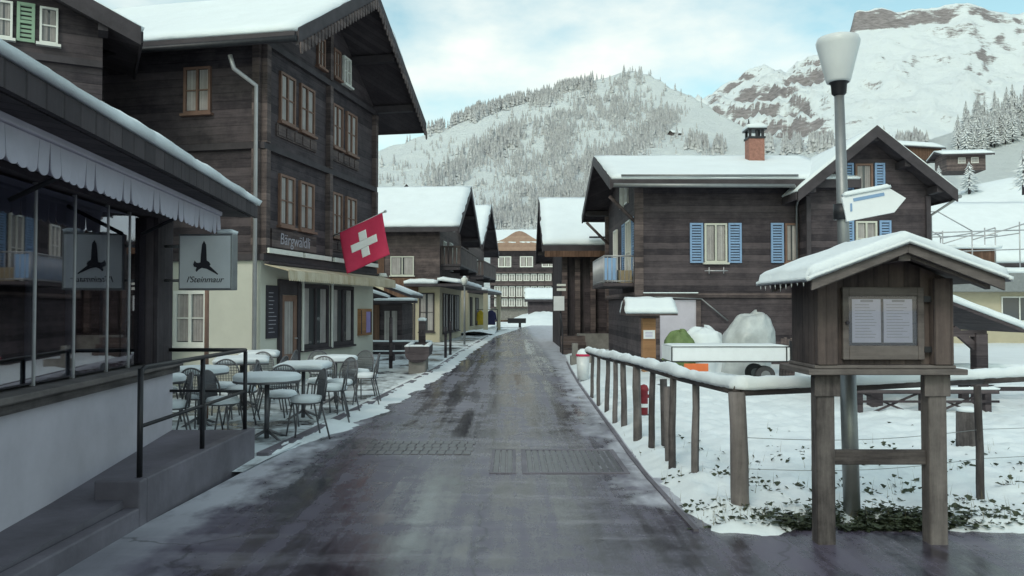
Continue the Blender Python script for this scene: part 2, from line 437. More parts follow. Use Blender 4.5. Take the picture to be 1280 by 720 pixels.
def window(f, par, s0, s1, z0, z1, frame='frame_brown', cur=True, mull=1, bars=1, fw=.05, sill=True, curgap=.18, name='window', label=None, out=0.0):
    mb = MB()
    for a, b, c, d in ((s0, s1, z1 - fw, z1), (s0, s1, z0, z0 + fw)): f.box(mb, a, b, out - .01, out + .06, c, d)
    for a in (s0, s1 - fw): f.box(mb, a, a + fw, out - .01, out + .06, z0 + fw, z1 - fw)
    for k in range(mull):
        x = s0 + (s1 - s0) * (k + 1) / (mull + 1); f.box(mb, x - fw * .45, x + fw * .45, out - .01, out + .055, z0 + fw, z1 - fw)
    for k in range(bars):
        z = z0 + (z1 - z0) * (k + 1) / (bars + 1); f.box(mb, s0 + fw, s1 - fw, out + .02, out + .045, z - .012, z + .012)
    w = mb.build(name, frame, par)
    if label: w['label'] = label
    p = MB(); f.box(p, s0 + fw, s1 - fw, out, out + .012, z0 + fw, z1 - fw); p.build('pane', 'pane', w)
    if cur:
        c = MB(); wd = (s1 - s0 - 2 * fw)
        g = wd * curgap
        n = max(1, mull)
        for a, b in ((s0 + fw + .01, (s0 + s1) / 2 - g / 2), ((s0 + s1) / 2 + g / 2, s1 - fw - .01)):
            f.box(c, a, b, out + .013, out + .018, z0 + fw + .02, z1 - fw - .01)
        c.build('curtain', 'curtain', w)
    if sill:
        c = MB(); f.box(c, s0 - .05, s1 + .05, out - .01, out + .11, z0 - .05, z0 - .002); c.build('sill', frame, w)
    return w
def shutter(f, par, s0, s1, z0, z1, m='blue', tilt=0, out=0.0):
    mb = MB(); f.box(mb, s0, s0 + .05, out + .01, out + .055, z0, z1); f.box(mb, s1 - .05, s1, out + .01, out + .055, z0, z1)
    for z in (z0, (z0 + z1) / 2 - .02, z1 - .05): f.box(mb, s0 + .05, s1 - .05, out + .012, out + .053, z, z + .05)
    n = int((z1 - z0) / .07)
    for k in range(n):
        z = z0 + (z1 - z0) * (k + .5) / n; f.box(mb, s0 + .05, s1 - .05, out + .016 + .0001 * k, out + .035 + .0001 * k, z - .024, z + .022)
    return mb.build('shutter', m, par)
def text_mesh(txt, size, m, parent, mtx, shear=0, name='lettering', ext=.003):
    cu = bpy.data.curves.new(name, 'FONT'); cu.body = txt; cu.size = size; cu.shear = shear; cu.extrude = ext; cu.align_x = 'CENTER'; cu.align_y = 'CENTER'
    to = bpy.data.objects.new(name, cu); col.objects.link(to)
    bpy.context.view_layer.update()
    me = bpy.data.meshes.new_from_object(to.evaluated_get(bpy.context.evaluated_depsgraph_get()))
    bpy.data.objects.remove(to); bpy.data.curves.remove(cu)
    me.transform(mtx); me.materials.clear(); me.materials.append(M[m])
    o = bpy.data.objects.new(name, me); col.objects.link(o); o.parent = parent
    return o
def face_mtx(f, s, o, z):   # text plane on face: x along u, y up, z outward
    u, n = f.u, f.n; up = Vector((0, 0, 1))
    m = Matrix((( u.x, up.x, n.x, 0), (u.y, up.y, n.y, 0), (u.z, up.z, n.z, 0), (0, 0, 0, 1)))
    return Matrix.Translation(f.p(s, o, z)) @ m

def house(name, label, loc, rz, w, d, eave, ridge, ax, wall='wood_dark', base=None, base_h=0, ov=(.8, .8, .8), t=.14, snow_t=.22, cat='house', fascia='trim', seed=1, scallop=0, group=None, base_in=0.0, snowstep=.35):
    """local x along the front, front face at y=0 looking to -y. ax 'y': ridge runs back (gable in front); ax 'x': ridge along the front.
    eave / ridge = heights of the roof's underside at its outer edge and ridge. ov = side(x), front, back overhang"""
    H = thing(name, label, cat, loc, rz, group)
    ox, of, ob = ov
    F = dict(front=Face((0, 0), (1, 0), (0, -1)), back=Face((w, d), (-1, 0), (0, 1)), left=Face((0, 0), (0, 1), (-1, 0)), right=Face((w, 0), (0, 1), (1, 0)))
    if ax == 'y':
        half = w / 2 + ox; sl = (ridge - eave) / half; we = eave + sl * ox
        poly = [(0, 0, base_h), (w, 0, base_h), (w, 0, we - .01), (w / 2, 0, ridge - .01), (0, 0, we - .01)]
        wm = MB().prism(poly, (0, d, 0))
        quads = [((-ox, -of, eave), (w / 2, -of, ridge), (w / 2, d + ob, ridge), (-ox, d + ob, eave)),
                 ((w + ox, -of, eave), (w / 2, -of, ridge), (w / 2, d + ob, ridge), (w + ox, d + ob, eave))]
        rl = [((w / 2, -of, ridge), (w / 2, d + ob, ridge))]
    else:
        half = d / 2 + of; sl = (ridge - eave) / half; we = eave + sl * of
        poly = [(0, 0, base_h), (0, d, base_h), (0, d, we - .01), (0, d / 2, ridge - .01), (0, 0, we - .01)]
        wm = MB().prism(poly, (w, 0, 0))
        quads = [((-ox, -of, eave), (w + ox, -of, eave), (w + ox, d / 2, ridge), (-ox, d / 2, ridge)),
                 ((-ox, d + of, eave), (w + ox, d + of, eave), (w + ox, d / 2, ridge), (-ox, d / 2, ridge))]
    wm.build('wall', wall, H)
    if base:
        MB().box(base_in, w - base_in, base_in, d - base_in, -.3, base_h).build('ground_floor_wall', base, H)
    rf = MB()
    for q in quads:
        rf.prism([Vector(p) for p in q], (0, 0, t))
    roof = rf.build('roof', 'soffit', H)
    sn = MB()
    for k, q in enumerate(quads):
        up = Vector((0, 0, t + .003))
        sn.snow([Vector(p) + up for p in q], snow_t, snowstep, seed + k, rnd=snow_t * .9, rough=.12)
    sn.build('snow_cover', 'snow', roof)
    # rafters / purlins and fascia
    tr = MB()
    if ax == 'y':
        for q in quads:
            a, b = Vector(q[0]), Vector(q[1])
            off = Vector((0, -.03, 0))
            dn = Vector((0, 0, -.12)); up = Vector((0, 0, t + snow_t * .55))
            tr.prism([a + dn + off, b + dn + off, b + up + off, a + up + off], (0, .06, 0))
            c, e = Vector(q[0]), Vector(q[3]); sx = -1 if q[0][0] < w / 2 else 1
            tr.prism([c + Vector((0, .04, -.06)), e + Vector((0, 0, -.06)), e + Vector((0, 0, t)), c + Vector((0, .04, t))], (sx * .04, 0, 0))
        for k in (0, .5, 1):
            for xx in ((0, w) if k == 0 else ((w * .25, w * .75) if k == .5 else (w / 2,))):
                zz = we + (ridge - we) * (1 - abs(xx - w / 2) / (w / 2))
                tr.box(xx - .08, xx + .08, -of + .06, 0, zz - .2, zz - .022)
    else:
        for yy, sgn in ((-of, -1), (d + of, 1)):
            tr.box(-ox, w + ox, yy - .02 if sgn < 0 else yy, yy if sgn < 0 else yy + .02, eave - .08, eave + t)
        for q in quads:
            for xx, dx in ((-ox, -.05), (w + ox, .05)):
                a, b = Vector((xx, q[0][1], eave)), Vector((xx, d / 2, ridge))
                dn = Vector((0, 0, -.12)); up = Vector((0, 0, t + .02))
                tr.prism([a + dn, b + dn, b + up, a + up], (dx, 0, 0))
        for yy in (0, d / 2, d):
            zz = we if yy != d / 2 else ridge
            tr.box(-ox + .05, 0, yy - .08, yy + .08, zz - .2, zz - .022)
            tr.box(w, w + ox - .05, yy - .08, yy + .08, zz - .2, zz - .022)
        nr = int(w / .7)
        for k in range(nr + 1):
            xx = .06 + (w - .12) * k / nr
            a = Vector((xx - .04, -of + .05, eave + .02)); b = Vector((xx - .04, 0, we - .02))
            tr.prism([a + Vector((0, 0, -.1)), b + Vector((0, 0, -.1)), b, a], (.08, 0, 0))
    tr.build('roof_trim', fascia, H)
    return H, F, dict(we=we, half=half, sl=sl)

# ================================================================ SETTING
def lerp_tab(tab, x):
    if x <= tab[0][0]: return tab[0][1]
    for (a, va), (b, vb) in zip(tab, tab[1:]):
        if x <= b: return va + (vb - va) * (x - a) / (b - a)
    return tab[-1][1]
def fbm(x, y, z=0, o=4):
    s = 0; a = 1; f = 1
    for i in range(o): s += a * noise.noise(Vector((x * f, y * f, z + i * 13.1))); a *= .5; f *= 2.1
    return s
ROAD_L = [(5.65, -2.62), (8, -2.50), (10, -2.33), (13.3, -2.12), (17, -1.9), (21, -1.72), (28, -1.62), (34, -1.42), (45, -1.1), (57, 0.0), (80, 2.6), (110, 6.2)]
ROAD_R = [(5.65, 1.25), (8, 1.2), (13.3, 1.28), (17, 1.34), (21, 1.45), (29, 1.75), (45, 2.4), (57, 3.3), (80, 5.4), (110, 9.4)]
def grid(name, x0, x1, y0, y1, nx, ny, hf, m, kind='structure', xf=None):
    mb = MB(); vs = []
    for j in range(ny + 1):
        y = y0 + (y1 - y0) * j / ny
        for i in range(nx + 1):
            u = i / nx
            x = x0 + (x1 - x0) * u if xf is None else xf(u, y)
            vs.append((x, y, hf(x, y)))
    fs = [(j * (nx + 1) + i, j * (nx + 1) + i + 1, (j + 1) * (nx + 1) + i + 1, (j + 1) * (nx + 1) + i) for j in range(ny) for i in range(nx)]
    mb.add(vs, fs, True); o = mb.build(name, m); o['kind'] = kind; return o
g = MB().add([(-4000, -500, -.14), (4000, -500, -.14), (4000, 7000, -.14), (-4000, 7000, -.14)], [(0, 1, 2, 3)]).build('snowy_ground', 'snow'); tag(g, kind='structure')
rd = MB()
ys = [5.65] + [6 + i for i in range(0, 105, 2)]
vs = []
for y in ys: vs += [(lerp_tab(ROAD_L, y) - .12, y, 0), (lerp_tab(ROAD_R, y) + .12, y, 0)]
rd.add([(-9, -8, 0), (14, -8, 0), (14, 5.65, 0), (-9, 5.65, 0)], [(0, 1, 2, 3)])
rd.add(vs, [(2 * i, 2 * i + 1, 2 * i + 3, 2 * i + 2) for i in range(len(ys) - 1)])
tag(rd.build('road', 'road'), kind='structure')
rd = MB().add([(1.2, 5.5, -.004), (14, 5.5, -.004), (14, 7.6, -.004), (1.2, 7.6, -.004)], [(0, 1, 2, 3)])
tag(rd.build('road', 'road'), kind='structure')

# terrace left of the road
def th(x, y): return .015 + .012 * fbm(x * .8, y * .8, 3)
grid('terrace_pavement', 0, 1, 7.8, 60, 24, 90, th, 'terrace', xf=lambda u, y: -16 + (lerp_tab(ROAD_L, y) - .10 + 16) * u)
# snow verge along the left kerb, ragged on the road side
def strip(name, edge, inner, outer, y0, y1, hgt, seed, n=260, label=None):
    nx = 8
    mb = MB(); vs = []
    for j in range(n + 1):
        y = y0 + (y1 - y0) * (j / n) ** 1.5
        e = lerp_tab(edge, y)
        tp_ = min(1, (y - y0) / 2.5 + .05)
        w0 = inner * tp_ - .16 * (1 - tp_) + tp_ * (.16 * fbm(y * 1.1, seed, 1) + .07 * noise.noise(Vector((y * 6, seed, 0))))
        w1 = outer * tp_ - .2 * (1 - tp_) + .12 * fbm(y * .9, seed, 9) + .06 * noise.noise(Vector((y * 5, seed, 4)))
        for i in range(nx + 1):
            u = i / nx; x = e + w0 + (w1 - w0) * u
            hh = hgt * min(1, 1.6 * min(u, 1 - u) + 0) * (1 + .6 * fbm(x * 3, y * 3, seed)) - .014 + .008 * noise.noise(Vector((x * 14, y * 9, 3)))
            vs.append((x, y, hh + .006))
    fs = [(j * (nx + 1) + i, j * (nx + 1) + i + 1, (j + 1) * (nx + 1) + i + 1, (j + 1) * (nx + 1) + i) for j in range(n) for i in range(nx)]
    mb.add(vs, fs, True)
    return tag(mb.build(name, 'snow'), kind='structure')
strip('snow_verge', ROAD_L, .22, -.60, 8.7, 60, .075, 2)
kb = MB(); ky = [8.6 + i * 1.0 for i in range(40)]
for a, b in zip(ky, ky[1:]):
    xa, xb = lerp_tab(ROAD_L, a) - .16, lerp_tab(ROAD_L, b) - .16
    kb.prism([(xa, a + .01, -.1), (xa, a + .01, .05), (xa - .13, a + .01, .05), (xa - .13, a + .01, -.1)], (xb - xa, b - a - .02, 0))
tag(kb.build('kerb', 'concrete'), kind='structure')
kb = MB(); ky = [5.75 + i * .95 for i in range(20)]
for a, b in zip(ky, ky[1:]):
    xa, xb = lerp_tab(ROAD_R, a) + .05, lerp_tab(ROAD_R, b) + .05
    kb.prism([(xa, a + .01, -.1), (xa, a + .01, .018), (xa + .04, a + .01, .018), (xa + .04, a + .01, -.1)], (xb - xa, b - a - .02, 0))
tag(kb.build('kerb', 'concrete'), kind='structure')
# snow field right of the road
def fh(x, y):
    e = x - (lerp_tab(ROAD_R, y) + .06)
    f = y - 5.62 - .12 * fbm(x * 1.9, 2, 5) - .05 * noise.noise(Vector((x * 11, y * 5, 3))) - max(0, .22 * math.exp(-((x - 2.6) / .5) ** 2))
    k = min(e + .12 * fbm(y * 1.3, 1, 8), f)
    s = max(0, min(1, k / .35)); s = s * s * (3 - 2 * s)
    return -.03 + s * (.09 + .045 * fbm(x * .7, y * .7, 2) + .05 * fbm(x * 3.1, y * 3.1, 4) + .016 * fbm(x * 8.1, y * 8.1, 4, 3))
grid('snow_field', 0, 1, 5.6, 16, 330, 150, fh, 'snow', xf=lambda u, y: lerp_tab(ROAD_R, y) + .02 + (16 - 1.3) * u ** 1.25)
grid('snow_field', 0, 1, 16, 120, 60, 110, fh, 'snow', xf=lambda u, y: lerp_tab(ROAD_R, y) + .06 + 60 * u ** 1.5)
# ploughed snow bank at the bend and snow beyond the houses on the left
def bank(x, y):
    a = max(0, 1 - ((x - 3.4 + .05 * (72 - y)) / 4.6) ** 2 - ((y - 84) / 11) ** 2)
    return -.1 + 1.25 * a ** .7 * (1 + .25 * fbm(x * .5, y * .3, 3)) if a > 0 else -.1
grid('snow_bank', -3, 9, 70, 98, 60, 60, bank, 'snow')
grid('snow_bank', -6, -1.0, 46, 72, 30, 50, lambda x, y: -.08 + .32 * max(0, 1 - ((x + 1.6 - .09 * (y - 52)) / 1.3) ** 2) ** .6 * (1 + .3 * fbm(x, y * .5)), 'snow')

# ---------------------------------------------------------------- mountains
def pe(px, Y): return (px - 640) / 1000.0 * Y
NEAR_SKY = [(-400, 60), (100, 110), (380, 180), (470, 188), (520, 172), (560, 158), (600, 140), (640, 130), (665, 124), (700, 112), (740, 101), (765, 92), (795, 86), (815, 92), (840, 107), (870, 120), (900, 140), (940, 162), (1000, 176), (1060, 182), (1110, 180), (1150, 178), (1190, 166), (1225, 150), (1280, 128), (1400, 90), (1700, 40)]
def nearY(px): return lerp_tab([(-400, 420), (470, 560), (640, 620), (800, 640), (900, 520), (1000, 330), (1100, 260), (1200, 230), (1300, 240), (1700, 260)], px)
def near_pt(px, t):
    Y0 = 118; Y1 = nearY(px); Y = Y0 + (Y1 - Y0) * t
    es = (385 - lerp_tab(NEAR_SKY, px)) / 1000
    tt = max(t, 0) ** .72 if t <= 1 else 1
    e = es * tt
    x = pe(px, Y); z = 1.6 * t + Y * e
    damp = math.sin(PI * min(1, max(0, t))) ** .6 if t < 1 else 0
    z += damp * Y * .011 * fbm(x * .016, Y * .016, 7, 5) + Y * .0022 * fbm(x * .07, Y * .07, 2, 3) * min(1, t * 4)
    if t > 1: z -= (t - 1) * (Y1 - Y0) * .55
    return Vector((x, Y, z - .14 if t > 0.001 else -.3))
FAR_SKY = [(300, 300), (700, 230), (820, 160), (870, 126), (885, 118), (905, 110), (925, 97), (945, 84), (957, 79), (966, 88), (985, 90), (1000, 80), (1030, 66), (1050, 52), (1066, 40), (1073, 12), (1100, 8), (1130, 12), (1165, 8), (1200, 2), (1225, 4), (1245, 10), (1280, 12), (1340, 4), (1500, -30), (1900, -60)]
FAR_LOW = [(300, 300), (870, 126), (1000, 80), (1050, 54), (1070, 40), (1110, 32), (1150, 30), (1190, 22), (1215, 16), (1240, 22), (1280, 26), (1340, 20), (1500, 0), (1900, -30)]
def far_pt(px, t):
    Y0 = 480; Y1 = 1500; Y = Y0 + (Y1 - Y0) * t
    top = (385 - lerp_tab(FAR_SKY, px)) / 1000; low = (385 - lerp_tab(FAR_LOW, px)) / 1000
    low = min(low, top)
    if t < .93: e = low * (t / .93) ** .62
    elif t < .96: e = low + (top - low) * (t - .93) / .03
    else: e = top
    x = pe(px, Y)
    rough = .030 if px < 1000 else max(.012, .030 - (px - 1000) * .0003)
    edge = math.sin(PI * min(1, max(0, t))) ** .5 if t < 1 else 0
    rg = 0; a_ = 1; f_ = .009
    for k_ in range(5): rg += a_ * (.5 - abs(noise.noise(Vector((x * f_, Y * f_ * .8, 3 + k_ * 7)))) * 2); a_ *= .52; f_ *= 2.1
    z = Y * e + edge * Y * rough * rg * 1.1 + Y * (.0045 if px < 1060 else .0028) * fbm(x * .03, Y * .03, 5, 4)
    if t > 1: z -= (t - 1) * 1000
    return Vector((x, Y, z))
def terrain(name, fn, p0, p1, np_, ts, m):
    mb = MB(); vs = []
    for t in ts:
        for i in range(np_ + 1): vs.append(fn(p0 + (p1 - p0) * i / np_, t))
    W = np_ + 1
    fs = [(j * W + i, j * W + i + 1, (j + 1) * W + i + 1, (j + 1) * W + i) for j in range(len(ts) - 1) for i in range(np_)]
    mb.add(vs, fs, True); return tag(mb.build(name, m, recalc=False), kind='structure')
terrain('mountain_slope', near_pt, -400, 1700, 420, [i / 90 for i in range(91)] + [1.05, 1.2, 1.5], 'slope_near')
terrain('mountain', far_pt, 300, 1900, 460, [i / 110 for i in range(103)] + [.93 + .0025 * i for i in range(1, 13)] + [.97, .98, .99, 1, 1.02, 1.1, 1.3], 'slope_far')

# ---------------------------------------------------------------- firs
def fir_mb(mb, base, h, r, seed, tiers=9, br=9, trunk=True):
    rn = random.Random(seed); base = Vector(base)
    for k in range(tiers):
        f = k / tiers; z = h * (.10 + .86 * f); rr = r * (1 - f) ** .85 * rn.uniform(.85, 1.1)
        top = h * (.10 + .86 * f) + h / tiers * 1.15
        n = max(4, int(br * (1 - f * .5))); a0 = rn.uniform(0, 6)
        for i in range(n):
            if rn.random() < .08: continue
            a = a0 + 2 * PI * i / n + rn.uniform(-.2, .2); da = PI / n * rn.uniform(.55, .85)
            q = rr * rn.uniform(.7, 1.15); dz = -h / tiers * rn.uniform(.1, .55)
            tip = base + Vector((math.cos(a) * q, math.sin(a) * q, z + dz))
            l_ = base + Vector((math.cos(a - da) * q * .62, math.sin(a - da) * q * .62, z + h / tiers * .1 + dz * .3))
            r_ = base + Vector((math.cos(a + da) * q * .62, math.sin(a + da) * q * .62, z + h / tiers * .1 + dz * .3))
            ap = base + Vector((0, 0, min(top, h)))
            mb.add([ap, l_, tip, r_], [(0, 1, 2), (0, 2, 3)])
    return mb
def fir_low(vs, fs, base, h, r, rn):
    T = 4
    for k in range(T):
        f = k / T; z = h * (.06 + .9 * f); rr = r * (1 - f) ** .8; top = min(h, z + h / T * 1.5); n = 6; a0 = rn.uniform(0, 6)
        o = len(vs); vs.append((base.x, base.y, base.z + top))
        for i in range(n):
            q = rr * rn.uniform(.55, 1.2); a = a0 + 2 * PI * i / n
            vs.append((base.x + math.cos(a) * q, base.y + math.sin(a) * q, base.z + z - h * .05 * rn.random()))
        for i in range(n): fs.append((o, o + 1 + i, o + 1 + (i + 1) % n))
def t_of(px, y):
    ys_ = lerp_tab(NEAR_SKY, px); return max(0.0, min(1.0, ((385 - y) / (385 - ys_)) ** (1 / .72)))
rn = random.Random(11)
def wood_stuff(name, regions):
    vs, fs = [], []
    for (pts, wdt, cnt, h0) in regions:      # a ribbon of forest along a polyline of (bearing, height) pairs
        for k in range(int(cnt * 1.35)):
            s = rn.random() * (len(pts) - 1); i = int(s); f = s - i
            px = pts[i][0] * (1 - f) + pts[i + 1][0] * f + rn.gauss(0, wdt * .5); y = pts[i][1] * (1 - f) + pts[i + 1][1] * f + rn.gauss(0, wdt * .45)
            if noise.noise(Vector((px * .06, y * .09, 3))) < -.28: continue
            t = t_of(px, max(y, lerp_tab(NEAR_SKY, px)))
            p = near_pt(px, min(t, 1)); p.z -= .4
            h = h0 * rn.uniform(.45, 1.05) * p.y / 500; fir_low(vs, fs, p, h, h * .2, rn)
    o = MB(); o.v = vs; o.f = fs; o.sm = [False] * len(fs)
    return tag(o.build(name, 'fir', recalc=False), 'frosted conifer wood covering the mountainside', 'forest', kind='stuff')
wood_stuff('forest', [
    ([(538, 163), (575, 146), (610, 134), (655, 124)], 7, 420, 9),
    ([(590, 150), (640, 128), (664, 122)], 4, 150, 9),
    ([(540, 235), (575, 210), (610, 185), (650, 165)], 17, 520, 8.5),
    ([(500, 210), (480, 225)], 14, 14, 8),
    ([(670, 125), (705, 112), (740, 106)], 10, 420, 8),
    ([(765, 105), (800, 95)], 13, 70, 6),
    ([(690, 240), (730, 215), (770, 190), (820, 165), (835, 150)], 19, 900, 8.5),
    ([(700, 150), (760, 140), (800, 130)], 24, 330, 7),
    ([(640, 215), (700, 190), (690, 160)], 24, 420, 7.5),
    ([(600, 275), (650, 272), (690, 262)], 16, 700, 10),
    ([(640, 245), (720, 250), (740, 225)], 17, 420, 9),
    ([(500, 220), (620, 200), (760, 150), (850, 160)], 55, 420, 5.5),
    ([(600, 240), (700, 170), (800, 120)], 50, 420, 5),
])
wood_stuff('forest', [([(858, 186), (880, 188), (905, 191)], 5, 110, 11), ([(955, 186), (1010, 187), (1045, 187)], 5, 170, 13), ([(1105, 186), (1165, 186)], 6, 110, 14)])
protos = []
for k in range(3):
    mb = MB(); fir_mb(mb, (0, 0, 0), 1.0, .24, 40 + k, 13, 11)
    T = thing('fir_tree', 'snowy fir standing in the wood on the right hillside', 'tree', group='firs on the right hillside')
    mb.build('crown', 'fir', T, recalc=False)
    MB().tube((0, 0, -.05), (0, 0, .8), .022, .006, 6).build('trunk', 'trim', T)
    protos.append(T)
def near_y(px, y):
    t = t_of(px, y); return near_pt(px, t)
spots = []
k = 0
while k < 120:
    px = rn.uniform(1196, 1345); lo = 192 - (px - 1196) * .22; hi = 168 - (px - 1196) * .42
    y = rn.uniform(hi, lo)
    spots.append((px, y, rn.uniform(.8, 1.25) * 8.5, 0)); k += 1
used = set()
for (px, y, h, kd) in spots:
    i = rn.randrange(3)
    o = protos[i] if i not in used else copy_tree(protos[i]); used.add(i)
    p = near_y(px, y); p.z -= .3
    o.location = p; o.scale = (h * 1.05, h * 1.05, h); o.rotation_euler[2] = rn.uniform(0, 6)
def lone_fir(px, y, Y, h, label, wide=1.2):
    o = copy_tree(protos[rn.randrange(3)]); o['label'] = label; o['group'] = 'single firs near the huts'
    if Y is None: p = near_y(px, y)
    else: p = Vector((pe(px, Y), Y, 1.6 + (385 - y) / 1000 * Y))
    p.z -= .3; o.location = p; o.scale = (h * wide, h * wide, h)
# gently rising snow hill on the right, in front of the mountain slope
def hill(x, y):
    a = max(0, min(1, (y - 62) / 45)); a = a * a * (3 - 2 * a)
    b = max(0, min(1, (x - 14) / 22)); b = b * b * (3 - 2 * b)
    c = max(0, min(1, (x - 52) / 60))
    return -.2 + a * b * (16 + 13 * c) + .25 * fbm(x * .07, y * .07) * a
grid('snow_hill', 12, 170, 60, 135, 90, 50, hill, 'snow')
def on_hill(x, y): return hill(x, y)

# ================================================================ BUILDINGS
# ---- tall timber inn on the left
s78 = math.atan2(.981, .196)
H, F, I = house('timber_inn', 'tall dark timber inn with cream ground floor, striped awning and rows of brown windows', (-5.0, 15.9, 0), s78, 6.1, 5.2, 6.62, 8.95, 'y',
                base='cream', base_h=2.55, ov=(.9, 1.2, .4), seed=3, snow_t=.12, cat='inn')
fr, lf = F['front'], F['left']
b = MB()
for z in (2.55, 4.78, 6.88):
    fr.box(b, -.06, 6.16, -.01, .09, z, z + .13)
    lf.box(b, 0.003, 5.2, -.01, .085, z, z + .13)
b.build('belt_course', 'trim', H)
b = MB()
for s in (-.02, 3.0, 5.98):
    fr.box(b, s, s + .16, -.01, .12, 2.69, 4.775); fr.box(b, s, s + .16, -.01, .12, 4.915, 6.875)
lf.box(b, .01, .17, -.01, .1, 2.69, 4.775); lf.box(b, .01, .17, -.01, .1, 4.915, 6.875)
fr.box(b, 3.0, 3.16, -.01, .12, 7.02, 8.6)
each(b, 'corner_timber', 'wood_mid', H)
for z0, z1 in ((3.32, 4.4), (5.5, 6.55)):
    for a, c in ((.68, 1.35), (1.6, 2.3), (3.32, 3.9), (4.15, 4.8)):
        window(fr, H, a, c, z0, z1)
    fp = MB()
    for a, c in ((.55, 2.42), (3.25, 4.95)):
        if z0 < 4 and a < 1: continue
        fp = MB(); fr.box(fp, a, c, -.01, .04, z0 - .34, z0 - .08)
        for k in range(5): fr.box(fp, a + (c - a) * k / 5 + .03, a + (c - a) * (k + 1) / 5 - .03, .041, .06, z0 - .31, z0 - .11)
        fp.build('carved_panel', 'wood_mid', H)
for a, c in ((2.45, 2.85), (3.35, 3.75), (3.95, 4.4)): window(fr, H, a, c, 7.2, 7.9, frame='frame_brown' if a < 3.9 else 'frame_white')
window(lf, H, 1.12, 1.72, 5.55, 6.5)
window(lf, H, 1.15, 1.90, .84, 1.95, frame='frame_white', fw=.07)
# bargeboards with scalloped lower edge
bb = MB()
for sgn in (-1, 1):
    n = 26; x0 = 3.05 + sgn * 3.95; z0 = 6.62
    for k in range(n):
        u = (k + .5) / n; x = x0 + (3.05 - x0) * u; z = z0 + (8.95 - z0) * u
        pts = [(x + sgn * .055, -1.262, z - .10), (x + sgn * .055, -1.262, z - .25), (x + sgn * .03, -1.262, z - .31), (x - sgn * .03, -1.262, z - .30), (x - sgn * .055, -1.262, z - .22), (x - sgn * .055, -1.262, z - .06)]
        bb.prism(pts, (0, .025, 0))
bb.build('scalloped_bargeboard', 'wood_mid', H)
# ground floor joinery
d = MB()
fr.box(d, .68, .78, -.01, .07, 0, 2.2); fr.box(d, 1.5, 1.62, -.01, .07, 0, 2.2); fr.box(d, .78, 1.5, -.01, .05, 1.88, 2.2)
d.build('door_surround', 'trim', H)
d = MB(); fr.box(d, .79, 1.49, 0, .04, .05, .62); fr.box(d, .79, .93, 0, .04, .62, 1.74); fr.box(d, 1.35, 1.49, 0, .04, .62, 1.74); fr.box(d, .79, 1.49, 0, .04, 1.74, 1.87)
dd = d.build('door', 'frame_brown', H)
d = MB(); fr.box(d, .93, 1.35, 0, .02, .62, 1.74); d.build('pane', 'curtain', dd)
d = MB(); fr.box(d, .93, 1.35, .041, .05, .2, .5); d.build('panel', 'wood_orange', dd)
d = MB(); d.tube(fr.p(1.40, .04, .95), fr.p(1.40, .1, .95), .012); d.tube(fr.p(1.40, .1, .95), fr.p(1.30, .1, .95), .012); d.build('handle', 'pipe', dd)
for a, c in ((1.72, 3.12), (3.3, 4.62)):
    window(fr, H, a, c, .68, 2.14, frame='trim', fw=.09, mull=1, bars=0, curgap=.5)
p = MB()
for s in (1.66, 3.2): fr.box(p, s - .02, s + .025, .08, .12, .66, 2.18)
p.build('awning_rod', 'frame_white', H)
nb = MB(); fr.box(nb, 5.0, 5.8, 0, .09, .88, 1.58); nb = nb.build('display_case', 'wood_orange', H)
q = MB(); fr.box(q, 5.38, 5.66, .091, .1, .95, 1.5); q.build('poster', 'lilac', nb)
q = MB(); fr.box(q, 5.66, 5.76, .091, .098, .95, 1.5); fr.box(q, 5.03, 5.07, .091, .098, .92, 1.54); q.build('border', 'ink', nb)
q = MB(); fr.box(q, .2, .64, 0, .04, .98, 2.06); q = q.build('menu_board', 'ink', H)
q2 = MB()
rr_ = random.Random(4)
for k in range(11): fr.box(q2, .25, .25 + rr_.uniform(.15, .34), .041, .043, 1.9 - k * .08, 1.915 - k * .08)
q2.build('writing', 'grey_ink', q)
# awning
aw = MB(); A = H
for s0, s1 in ((-.05, 6.15),):
    c = [fr.p(s0, .1, 2.46), fr.p(s1, .1, 2.46), fr.p(s1, .62, 2.33), fr.p(s0, .62, 2.33)]
    aw.prism(c, (0, 0, .02))
n = 62
for k in range(n):
    a = -.05 + 6.2 * k / n; c = -.05 + 6.2 * (k + 1) / n; m_ = (a + c) / 2
    aw.prism([fr.p(a, .62, 2.33), fr.p(c, .62, 2.33), fr.p(c, .625, 2.20), fr.p(m_ + .03, .625, 2.14), fr.p(m_ - .03, .625, 2.14), fr.p(a, .625, 2.20)], fr.n * .008)
awo = aw.build('awning', 'beige_awning', H)
q = MB(); fr.box(q, -.05, 6.15, .10, .2, 2.475, 2.53); q.build('cassette', 'trim', awo)
q = MB()
for a, c in ((.02, 1.5), (1.62, 3.0), (3.2, 4.5), (4.62, 6.05)): fr.box(q, a, c, .10, .17, 2.70, 2.80)
each(q, 'light_panel', 'frame_white', H)
# inn sign board
q = MB(); fr.box(q, .35, 2.42, 0, .05, 2.84, 3.22); sb = q.build('name_board', 'wood_mid', H)
text_mesh('Bärgwäldli', .34, 'grey_ink', sb, face_mtx(fr, 1.38, .053, 3.03), shear=.12)
# downpipe on the corner
q = MB(); q.path([lf.p(.35, .62, 6.5), lf.p(.30, .55, 6.25), lf.p(.06, .13, 6.02), lf.p(.06, .13, .2)], .045, 10)
q.build('downpipe', 'pipe', H)
q = MB(); q.tube((-.93, -1.2, 6.62), (-.93, 5.5, 6.60), .06, .06, 10); q.build('gutter', 'metal_dark', H)
# lamp under the awning end
q = MB(); q.lathe([(.0, .1), (.1, .1), (.15, 0), (.02, -.02)], fr.p(6.15, .25, 2.45)); q.build('lamp', 'frame_white', H)

